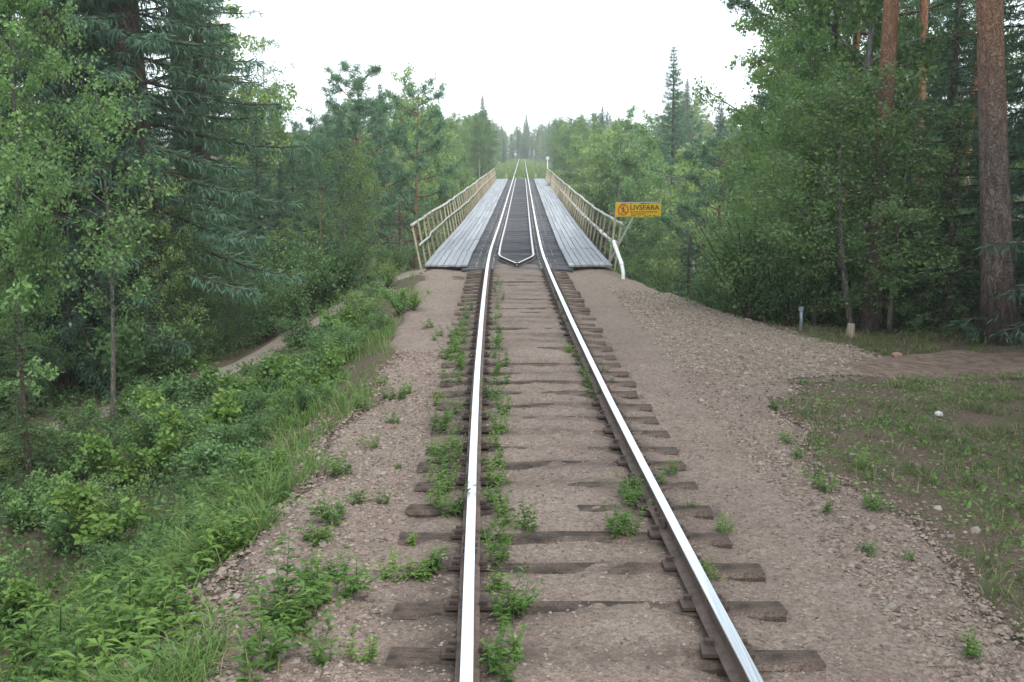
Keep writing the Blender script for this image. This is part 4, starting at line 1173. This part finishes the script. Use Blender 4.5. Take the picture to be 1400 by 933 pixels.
def fill(n, ylo, yhi, pxlo, pxhi, mix, hlo, hhi, group, lab, dmin=2.2, below=(4, 60), sizes=2.0):
    k = tries = 0
    while k < n and tries < n * 40:
        tries += 1
        Y = random.uniform(ylo, yhi); px = random.uniform(pxlo, pxhi); X = x_at(px, Y)
        kind = random.choices(list(mix), list(mix.values()))[0]
        rad = {'spruce': 2.2, 'pine': 2.2, 'birch': 2.0, 'aspen': 2.0, 'young': 1.0}[kind]
        if blocked(X, Y, rad) or not fits(X, Y, dmin): continue
        g = float(HT(X, Y))
        if g > -.9 and Y < 30 and X > 0 and Y < 21: continue
        top = np.interp(px, SKX, SKY_) + random.uniform(*below)
        h = min(z_at(top, Y) - g, random.uniform(hlo, hhi) if kind != 'young' else random.uniform(2.5, 5))
        if h < (hlo * .55 if kind != 'young' else 2): continue
        pr, nm = {'spruce': (random.choice(SPR), 'spruce_tree'), 'pine': (random.choice(PINE[:3]), 'pine_tree'), 'birch': (random.choice(BIR), 'birch_tree'), 'aspen': (random.choice(ASP), 'aspen_tree'), 'young': (random.choice(YSP + [DSP]), 'young_spruce')}[kind]
        cat = 'tree'
        word = {'spruce': 'dark spruce', 'pine': 'pine', 'birch': 'pale green birch', 'aspen': 'leafy aspen', 'young': 'small young spruce'}[kind]
        plant(pr, nm, f'{word} {lab}', cat, f'{word} trees {group}', X, Y, g - .15, h, None, random.uniform(.85, 1.1), .015)
        placed.append((X, Y)); k += 1
    return k
# the wood goes on past both edges of the view and shades the hollow and the verge
for k, (X, Y, h, pr, nm, word) in enumerate(((-9.0, 10.5, 19, SPR[0], 'spruce_tree', 'tall spruce'), (-11.5, 6.5, 21, SPR[1], 'spruce_tree', 'tall spruce'), (-8.4, 5.0, 13, BIR[0], 'birch_tree', 'tall birch'), (-13.5, 11.5, 22, PINE[0], 'pine_tree', 'tall pine'), (-10.5, 1.0, 20, SPR[2], 'spruce_tree', 'tall spruce'), (-15.5, 3.5, 22, SPR[0], 'spruce_tree', 'tall spruce'), (-9.5, -4.5, 19, PINE[1], 'pine_tree', 'tall pine'), (-14, -2, 21, SPR[1], 'spruce_tree', 'tall spruce'))):
    plant(pr, nm, f'{word} past the left edge of the view', 'tree', 'trees of the left wood past the view', X, Y, float(HT(X, Y)) - .1, h)
for k, (X, Y, h, pr, nm, word) in enumerate(((9.0, 11.5, 21, PINE[1], 'pine_tree', 'tall pine'), (11.5, 8.5, 20, SPR[1], 'spruce_tree', 'tall spruce'), (8.6, 6.0, 20, PINE[0], 'pine_tree', 'tall pine'), (12.5, 13.0, 22, SPR[0], 'spruce_tree', 'tall spruce'), (10.0, 2.0, 19, SPR[2], 'spruce_tree', 'tall spruce'), (8.8, -3.0, 20, PINE[2], 'pine_tree', 'tall pine'), (13, -1.5, 20, SPR[0], 'spruce_tree', 'tall spruce'))):
    plant(pr, nm, f'{word} past the right edge of the view', 'tree', 'trees of the right wood past the view', X, Y, float(HT(X, Y)) - .1, h)
for o in list(coll.objects):
    if o.get('category') == 'tree': placed.append((o.location.x, o.location.y))
fill(20, 22, 44, -120, 400, {'spruce': 5, 'pine': 1, 'birch': 1, 'young': 2}, 14, 26, 'of the near left wood', 'in the shade of the wood left of the footpath', 2.0)
fill(20, 33, 60, 330, 490, {'spruce': 5, 'pine': 4}, 13, 24, 'in the ravine at left', 'in the ravine between the footpath and the tall reddish pine', 1.7, below=(0, 40))
fill(40, 34, 108, 330, 640, {'spruce': 4, 'pine': 4, 'birch': 3, 'aspen': 1}, 10, 22, 'in the ravine left of the bridge', 'growing in the ravine left of the bridge', 2.4)
fill(26, 62, 110, 575, 672, {'birch': 6, 'aspen': 1}, 14, 24, 'beside the left railing', 'crowding close behind the left railing', 1.8, below=(2, 45))
fill(26, 62, 110, 768, 850, {'birch': 6, 'aspen': 1}, 12, 23, 'beside the right railing', 'crowding close behind the right railing', 1.8, below=(6, 50))
fill(22, 113.5, 165, 630, 695, {'birch': 7, 'spruce': 1}, 7, 14, 'close left of the far track', 'close beside the track past the left railing', 1.8, below=(4, 30))
fill(22, 113.5, 165, 735, 800, {'birch': 7, 'spruce': 1}, 7, 14, 'close right of the far track', 'close beside the track past the right railing', 1.8, below=(4, 30))
fill(44, 33, 108, 800, 1120, {'spruce': 3, 'pine': 3, 'birch': 4, 'aspen': 1}, 8, 21, 'in the ravine right of the bridge', 'growing in the ravine right of the bridge', 2.4, below=(12, 90))
fill(18, 24, 50, 1040, 1520, {'spruce': 4, 'pine': 2, 'birch': 1, 'young': 2}, 9, 22, 'of the near right wood', 'deep in the wood behind the right pines', 1.9)
fill(80, 113, 240, 380, 720, {'spruce': 3, 'birch': 6, 'pine': 1}, 8, 16, 'left of the far track', 'in the hazy wood left of the far track', 3.0, below=(2, 26))
fill(80, 113, 240, 720, 1040, {'spruce': 3, 'birch': 6, 'pine': 1}, 8, 16, 'right of the far track', 'in the hazy wood right of the far track', 3.0, below=(2, 26))
fill(110, 245, 400, 560, 880, {'spruce': 4, 'birch': 5, 'pine': 1}, 9, 19, 'on the far skyline', 'in the pale wood at the end of the track', 3.5, below=(0, 22))
fill(46, 250, 335, 640, 800, {'birch': 6, 'spruce': 3}, 8, 17, 'beside the last of the track', 'beside the last stretch of the far track', 2.6, below=(0, 20))
fill(60, 313, 345, 660, 762, {'birch': 4, 'spruce': 3}, 9, 19, 'closing the far track', 'closing the view at the end of the track', 2.2, below=(0, 24))

for k in range(18):
    X = random.uniform(-15, -3.6); Y = float(np.interp(X, path_pts[:, 0], path_pts[:, 1])) + random.uniform(1.6, 5.5)
    plant(YBI[k % 2], 'young_birch', 'young leafy birch behind the left footpath', 'tree', 'young birches behind the footpath', X, Y, float(HT(X, Y)) - .05, random.uniform(2.2, 4.6), None, random.uniform(.8, 1.1), .04)
for k in range(16):
    px = random.uniform(1000, 1400); Y = float(rim_y(x_at(px, 22))) + random.uniform(1.0, 5); X = x_at(px, Y)
    plant(YBI[k % 2], 'young_birch', 'young leafy birch at the edge of the right wood', 'tree', 'young birches of the right wood', X, Y, float(HT(X, Y)) - .05, random.uniform(2.6, 5.0), None, random.uniform(.9, 1.2), .04)
# ------------------------------------------------------------------ shrubs
def put_shrub(proto, name, label, group, X, Y, h, wide=1.0, cat='shrub'):
    return plant(proto, name, label, cat, group, X, Y, float(HT(X, Y)) - .02, h, None, wide, .05)
k = 0
while k < 110:                                                     # left embankment slope and the hollow below it
    Y = random.uniform(8.5, 25.5); a = (2.75 if Y < 19 else 2.5) + 5.2 * random.random() ** 1.15; X = float(XC(Y)) - a
    if np.min(np.hypot(path_pts[:, 0] - X, path_pts[:, 1] - Y)) < 1.0: continue
    hollow = a > 4.6
    h = random.uniform(.18, .5) * (1 + .5 * (a - 2.7)) if not hollow else random.uniform(.35, 1.0) if Y < 17 or random.random() < .5 else random.uniform(.3, .6)
    if Y > 20: h *= .75
    put_shrub(SHR[k % 6], 'leafy_shrub', 'leafy shrub in the hollow between the embankment and the footpath' if hollow else 'leafy shrub on the left slope of the embankment',
              'shrubs in the left hollow' if hollow else 'shrubs on the left embankment slope', X, Y, h, random.uniform(.9, 1.5)); k += 1
for px, py, h in ((545, 430, .62), (505, 440, .7), (565, 425, .5), (470, 470, .7), (520, 460, .5), (440, 540, .6), (450, 500, .75)):
    x, y_, z = ground_pt(px, py)
    put_shrub(SHR[int(px) % 6], 'leafy_shrub', 'small green bush at the top edge of the left gravel shoulder', 'bushes on the left gravel edge', x, y_, h, 1.2)
for k in range(16):                                               # partly hiding the footpath
    t = random.uniform(.25, .97); i = int(t * (len(path_pts) - 1)); X, Y = path_pts[i]
    d = path_pts[min(i + 1, len(path_pts) - 1)] - path_pts[i - 1]; d = d / np.linalg.norm(d)
    X, Y = X + d[1] * random.uniform(.75, 1.5), Y - d[0] * random.uniform(.75, 1.5)
    put_shrub(SHR[k % 6], 'leafy_shrub', 'low bush along the near side of the left footpath', 'bushes before the footpath', X, Y, random.uniform(.35, .8), 1.2)
x, y_, z = ground_pt(556, 372); put_shrub(SHR[1], 'leafy_shrub', 'green bush at the foot of the left railing', None, x - .3, y_ + .2, .9, 1.0)
for k in range(22):                                               # behind the footpath
    X = random.uniform(-15, -4.5); Y = float(np.interp(X, path_pts[:, 0], path_pts[:, 1])) + random.uniform(1.3, 3.4)
    put_shrub(BSHR[k % 2] if k % 3 else SHR[k % 6], 'leafy_shrub', 'bush along the far side of the left footpath', 'bushes behind the footpath', X, Y, random.uniform(1.0, 2.4), 1.0)
for k in range(26):                                               # right wood edge
    px = random.uniform(990, 1420); Y = float(rim_y(x_at(px, 22))) + random.uniform(.7, 3.5); X = x_at(px, Y)
    put_shrub(BSHR[k % 2], 'leafy_shrub', 'dark bush at the edge of the right wood', 'bushes at the edge of the right wood', X, Y, random.uniform(1.4, 2.8), 1.0)
for k in range(14):
    Y = random.uniform(27.5, 31.5); X = random.uniform(3.2, 5.5)
    put_shrub(SHR[k % 6], 'leafy_shrub', 'bush on the ravine slope below the yellow sign', 'bushes below the sign', X, Y, random.uniform(.8, 1.5), 1.2)
for k in range(30):
    s = random.choice((-1, 1)); Y = random.uniform(112.5, 150); X = float(XC(Y)) + s * random.uniform(3.6, 7)
    put_shrub(BSHR[k % 2], 'leafy_shrub', 'bush beside the far end of the bridge, left of the track' if s < 0 else 'bush beside the far end of the bridge, right of the track', 'bushes at the far bridge end, left' if s < 0 else 'bushes at the far bridge end, right', X, Y, random.uniform(1.0, 2.2), 1.2)

# ------------------------------------------------------------------ weeds between and beside the rails
def weed_at(px, py, h, label, group, tall=False, wide=1.0):
    x, y_, z = ground_pt(px, py)
    pr = random.choice(TALLW if tall else WEED)
    plant(pr, 'leafy_weed', label, 'weed', group, x, y_, bed_z(x, y_) if abs(x - float(XC(y_))) < 2 else z, h, None, wide, .06)
W1 = 'leafy weed growing against the inside of the left rail'
for px, py in ((672, 925), (678, 905), (672, 850), (674, 825), (670, 800), (668, 765), (672, 745), (668, 715), (674, 700), (666, 680), (668, 655), (670, 630), (664, 605), (672, 585), (676, 560), (668, 540), (676, 520), (670, 505), (678, 495), (668, 485), (674, 474), (671, 462), (676, 450), (668, 440), (674, 430), (673, 418), (676, 408), (674, 396), (676, 384)):
    weed_at(px + 3 + py * .010, py + 6, random.uniform(.18, .34), W1, 'weeds inside the left rail', wide=1.0)
W2 = 'leafy weed growing just outside the left rail'
for px, py in ((622, 700), (606, 690), (615, 672), (602, 655), (622, 650), (610, 632), (626, 628), (602, 612), (618, 606), (628, 590), (606, 585), (620, 570), (632, 560), (612, 545), (626, 520), (634, 500), (622, 492), (636, 482), (626, 476), (618, 486), (634, 466), (640, 455), (630, 462), (642, 440), (638, 430), (646, 420)):
    weed_at(px - 3 - py * .008, py + 5, random.uniform(.18, .34), W2, 'weeds outside the left rail', wide=1.05)
W3 = 'leafy weed growing against the inside of the right rail'
for px, py in ((870, 675), (862, 690), (876, 662), (838, 730), (852, 728), (850, 715), (805, 525), (802, 512), (790, 488), (784, 478), (775, 440), (770, 428), (762, 410), (812, 540)):
    weed_at(px, py + 4, random.uniform(.16, .30), W3, 'weeds inside the right rail')
W4 = 'leafy weed growing just outside the right rail'
for px, py in ((905, 658), (938, 692), (990, 718), (915, 648), (828, 505), (836, 520), (975, 790), (990, 725)):
    weed_at(px, py + 4, random.uniform(.12, .24), W4, 'weeds outside the right rail')
weed_at(720, 728, .34, 'lone leafy weed in the middle of the track', None, wide=.8)
weed_at(395, 850, .60, 'tall leafy weed clump on the left gravel shoulder', None, tall=True, wide=1.2)
W5 = 'leafy weed scattered on the left gravel shoulder'
for px, py, h in ((435, 835, .40), (455, 820, .3), (405, 870, .3), (375, 880, .35), (440, 745, .24), (462, 712, .28), (490, 690, .2), (430, 738, .16), (590, 780, .28), (545, 790, .22), (575, 792, .2), (560, 745, .14), (520, 690, .14), (505, 612, .2), (455, 648, .28), (530, 545, .2), (548, 545, .22), (555, 540, .18), (470, 790, .2), (490, 905, .22), (440, 905, .25), (600, 460, .2), (595, 465, .16), (535, 580, .16), (500, 560, .22), (520, 525, .18), (340, 930, .35), (545, 640, .1), (585, 450, .2)):
    weed_at(px, py, h, W5, 'weeds on the left shoulder', wide=1.2)
W6 = 'low weed at the edge of the right gravel'
for px, py, h in ((1140, 672, .2), (1075, 610, .18), (1090, 630, .14), (1130, 700, .14), (1190, 760, .12), (1210, 700, .2), (1060, 560, .2), (1240, 770, .12), (1330, 900, .2), (1180, 640, .22)):
    weed_at(px, py, h, W6, 'weeds at the right gravel edge', wide=1.3)
for k in range(60):                                               # big-leaved herbs on the grassy bank at lower left
    Y = random.uniform(4.6, 9.5); a = random.uniform(2.5, 4.3); X = float(XC(Y)) - a
    plant(random.choice(TALLW + WEED), 'leafy_weed', 'leafy herb in the long grass of the left bank', 'weed', 'herbs in the left bank grass', X, Y, float(HT(X, Y)), random.uniform(.28, .6), None, 1.2, .1)

# ------------------------------------------------------------------ grass and ground cover (nobody could count it)
def blades(name, X, Y, hmin, hmax, wmin, wmax, m, lean=.5, label=None, cat='grass', bias=(0, 0)):
    n = len(X); Z = HT(X, Y) - .02
    h = hmin + (hmax - hmin) * rng.random(n) ** 1.3; w = wmin + (wmax - wmin) * rng.random(n)
    az = rng.random(n) * 6.28; S = np.stack([np.cos(az), np.sin(az), 0 * az], 1) * (w / 2)[:, None]
    B = np.stack([X, Y, Z], 1)
    ln = rng.normal(0, lean, (n, 2)) + np.array(bias)
    mid = B + np.stack([ln[:, 0] * h * .35, ln[:, 1] * h * .35, h * .6], 1)
    tip = B + np.stack([ln[:, 0] * h, ln[:, 1] * h, h * (1 - .25 * np.hypot(ln[:, 0], ln[:, 1]).clip(0, 2))], 1)
    V = np.stack([B - S, B + S, mid + S * .8, mid - S * .8, tip], 1).reshape(-1, 3)
    b = np.arange(n)[:, None] * 5
    o = obj(name, mesh(name, V, b + np.array([[0, 1, 2, 3]]), b + np.array([[3, 2, 4]]), [m]), kind='stuff')
    tag(o, label, cat)
    return o
def patchy(X, Y, s, seed, lo, hi): return rng.random(len(X)) < sstep(lo, hi, fbm(X, Y, s, seed, 2))

def tufted(cx, cy, per, rad):
    k = rng.integers(per // 2, per + 1, len(cx)); i = np.repeat(np.arange(len(cx)), k); q = rng.normal(0, 1, (len(i), 2)) * (rad * (.5 + rng.random(len(cx))))[i][:, None]
    return cx[i] + q[:, 0], cy[i] + q[:, 1]
n = 1500
Y = 3.6 + 8.0 * rng.random(n) ** 1.1; a = 2.25 + 2.2 * rng.random(n); X = XC(Y) - a
k = (-a < bed_left(Y) + .1 + .7 * fbm(X, Y, .7, 91, 2)) & patchy(X, Y, .9, 92, -.2, .35) & (rng.random(n) < 1 - .8 * sstep(7.0, 10.5, Y))
X, Y = tufted(X[k], Y[k], 60, .07)
blades('long_grass', X, Y, .10, .40, .005, .012, M['grass'], .75, 'long grass tufts on the bank left of the near gravel', bias=(-.1, .0))
n = 26000
Y = 9 + 19 * rng.random(n); a = 2.0 + 3.0 * rng.random(n); X = XC(Y) - a
k = (-a < bed_left(Y) + .15) & patchy(X, Y, .9, 93, .08, .45)
blades('slope_grass', X[k], Y[k], .12, .36, .008, .016, M['grass'], .5, 'thin grass between the shrubs on the left embankment slope')
def leafy_cover(name, X, Y, hmax, lf, m, label, cat='ground cover'):
    n = len(X); Z = HT(X, Y) + hmax * rng.random(n)
    D = rng.normal(0, .8, (n, 3)); D[:, 2] += .15
    V, _ = leaves(np.stack([X, Y, Z], 1), D, lf * rng.uniform(.6, 1.4, n), lf * rng.uniform(.4, .8, n))
    o = obj(name, leaf_mesh(name, V, m), kind='stuff'); tag(o, label, cat); return o
n = 110000
Y = 6.5 + 27 * rng.random(n); X = -3.0 - 14 * rng.random(n) ** 1.3 + 0 * Y
k = (np.min(np.hypot(path_pts[None, ::4, 0] - X[:, None], path_pts[None, ::4, 1] - Y[:, None]), 1) > .75) & patchy(X, Y, 1.2, 94, -.6, .0) & (X - XC(Y) < -3.0)
leafy_cover('undergrowth', X[k], Y[k], .34, .06, M['cover'], 'low leafy undergrowth of the left hollow and wood floor')
# right verge
n = 3400
Y = 4.5 + 15.5 * rng.random(n); u = 2.3 + 8.5 * rng.random(n); X = u + XC(Y)
dd = np.min(np.hypot(dirt_pts[None, ::4, 0] - X[:, None], dirt_pts[None, ::4, 1] - Y[:, None]), 1)
k = (u > bed_right(Y) - .2 + .9 * fbm(X, Y, .7, 95, 3)) & patchy(X, Y, .9, 96, -.25, .35) & (dd > .85) & (Y < rim_y(X) + .5)
X, Y = tufted(X[k], Y[k], 44, .075)
blades('verge_grass', X, Y, .04, .19, .005, .012, M['moss'], .9, 'short patchy grass on the ground right of the gravel')
n = 30000
Y = 5 + 15.5 * rng.random(n); u = 2.6 + 8.5 * rng.random(n); X = u + XC(Y)
dd = np.min(np.hypot(dirt_pts[None, ::4, 0] - X[:, None], dirt_pts[None, ::4, 1] - Y[:, None]), 1)
k = (u > bed_right(Y) - .1) & patchy(X, Y, .6, 97, -.1, .35) & (dd > 1.05) & (Y < rim_y(X) + .5)
leafy_cover('low_herbs', X[k], Y[k], .12, .05, M['weed'], 'low leafy herbs on the ground right of the gravel')
# meadow along the far track
n = 16000
Y = 112.5 + 215 * rng.random(n) ** 1.6; u = (rng.random(n) - .5) * 15; X = u + XC(Y)
k = (np.abs(np.abs(u) - .75) > .12)
blades('far_grass', X[k], Y[k], .10, .50, .03, .08, M['grass'], .5, 'green grass grown over the track bed beyond the bridge')

# ------------------------------------------------------------------ haze
hz = MB(); hz_lo, hz_hi = float(GZ.min()) - 1.0, max(float(GZ.max()), 30.0) + 2.0
hz.box((0, 285, (hz_lo + hz_hi) / 2), (640, 720, hz_hi - hz_lo))
m = bpy.data.materials.new('haze'); m.use_nodes = True
N, L = m.node_tree.nodes, m.node_tree.links
N.clear(); vol = N.new('ShaderNodeVolumePrincipled'); out = N.new('ShaderNodeOutputMaterial')
vol.inputs['Color'].default_value = (.95, .985, 1.0, 1); vol.inputs['Density'].default_value = .0008; vol.inputs['Anisotropy'].default_value = .3
L.new(vol.outputs[0], out.inputs['Volume'])
haze = obj('haze', hz.me('haze', [m]), kind='stuff'); tag(haze, 'thin pale haze lying over the woods', 'haze')

# ------------------------------------------------------------------ labels: things of one kind in a row are told apart by their order
ORD = ['first', 'second', 'third', 'fourth', 'fifth', 'sixth', 'seventh', 'eighth', 'ninth', 'tenth', 'eleventh', 'twelfth', 'thirteenth', 'fourteenth', 'fifteenth', 'sixteenth', 'seventeenth', 'eighteenth', 'nineteenth']
TENS = {2: 'twent', 3: 'thirt', 4: 'fort', 5: 'fift', 6: 'sixt', 7: 'sevent'}
def ordinal(n):
    if n < 20: return ORD[n - 1]
    return TENS[n // 10] + ('ieth' if n % 10 == 0 else 'y-' + ORD[n % 10 - 1])
by_label = {}
for o in coll.objects:
    if o.parent is None and 'label' in o: by_label.setdefault(o['label'], []).append(o)
for lab, os_ in by_label.items():
    if len(os_) < 2: continue
    along = 'rail' in lab and 'weed' in lab or 'shoulder' in lab or 'slope of the embankment' in lab
    os_.sort(key=(lambda o: o.location.y) if along else (lambda o: o.location.x / max(o.location.y, 1)))
    for i, o in enumerate(os_): o['label'] = f'{lab}, {ordinal(i + 1)} ' + ('from the front' if along else 'from left')
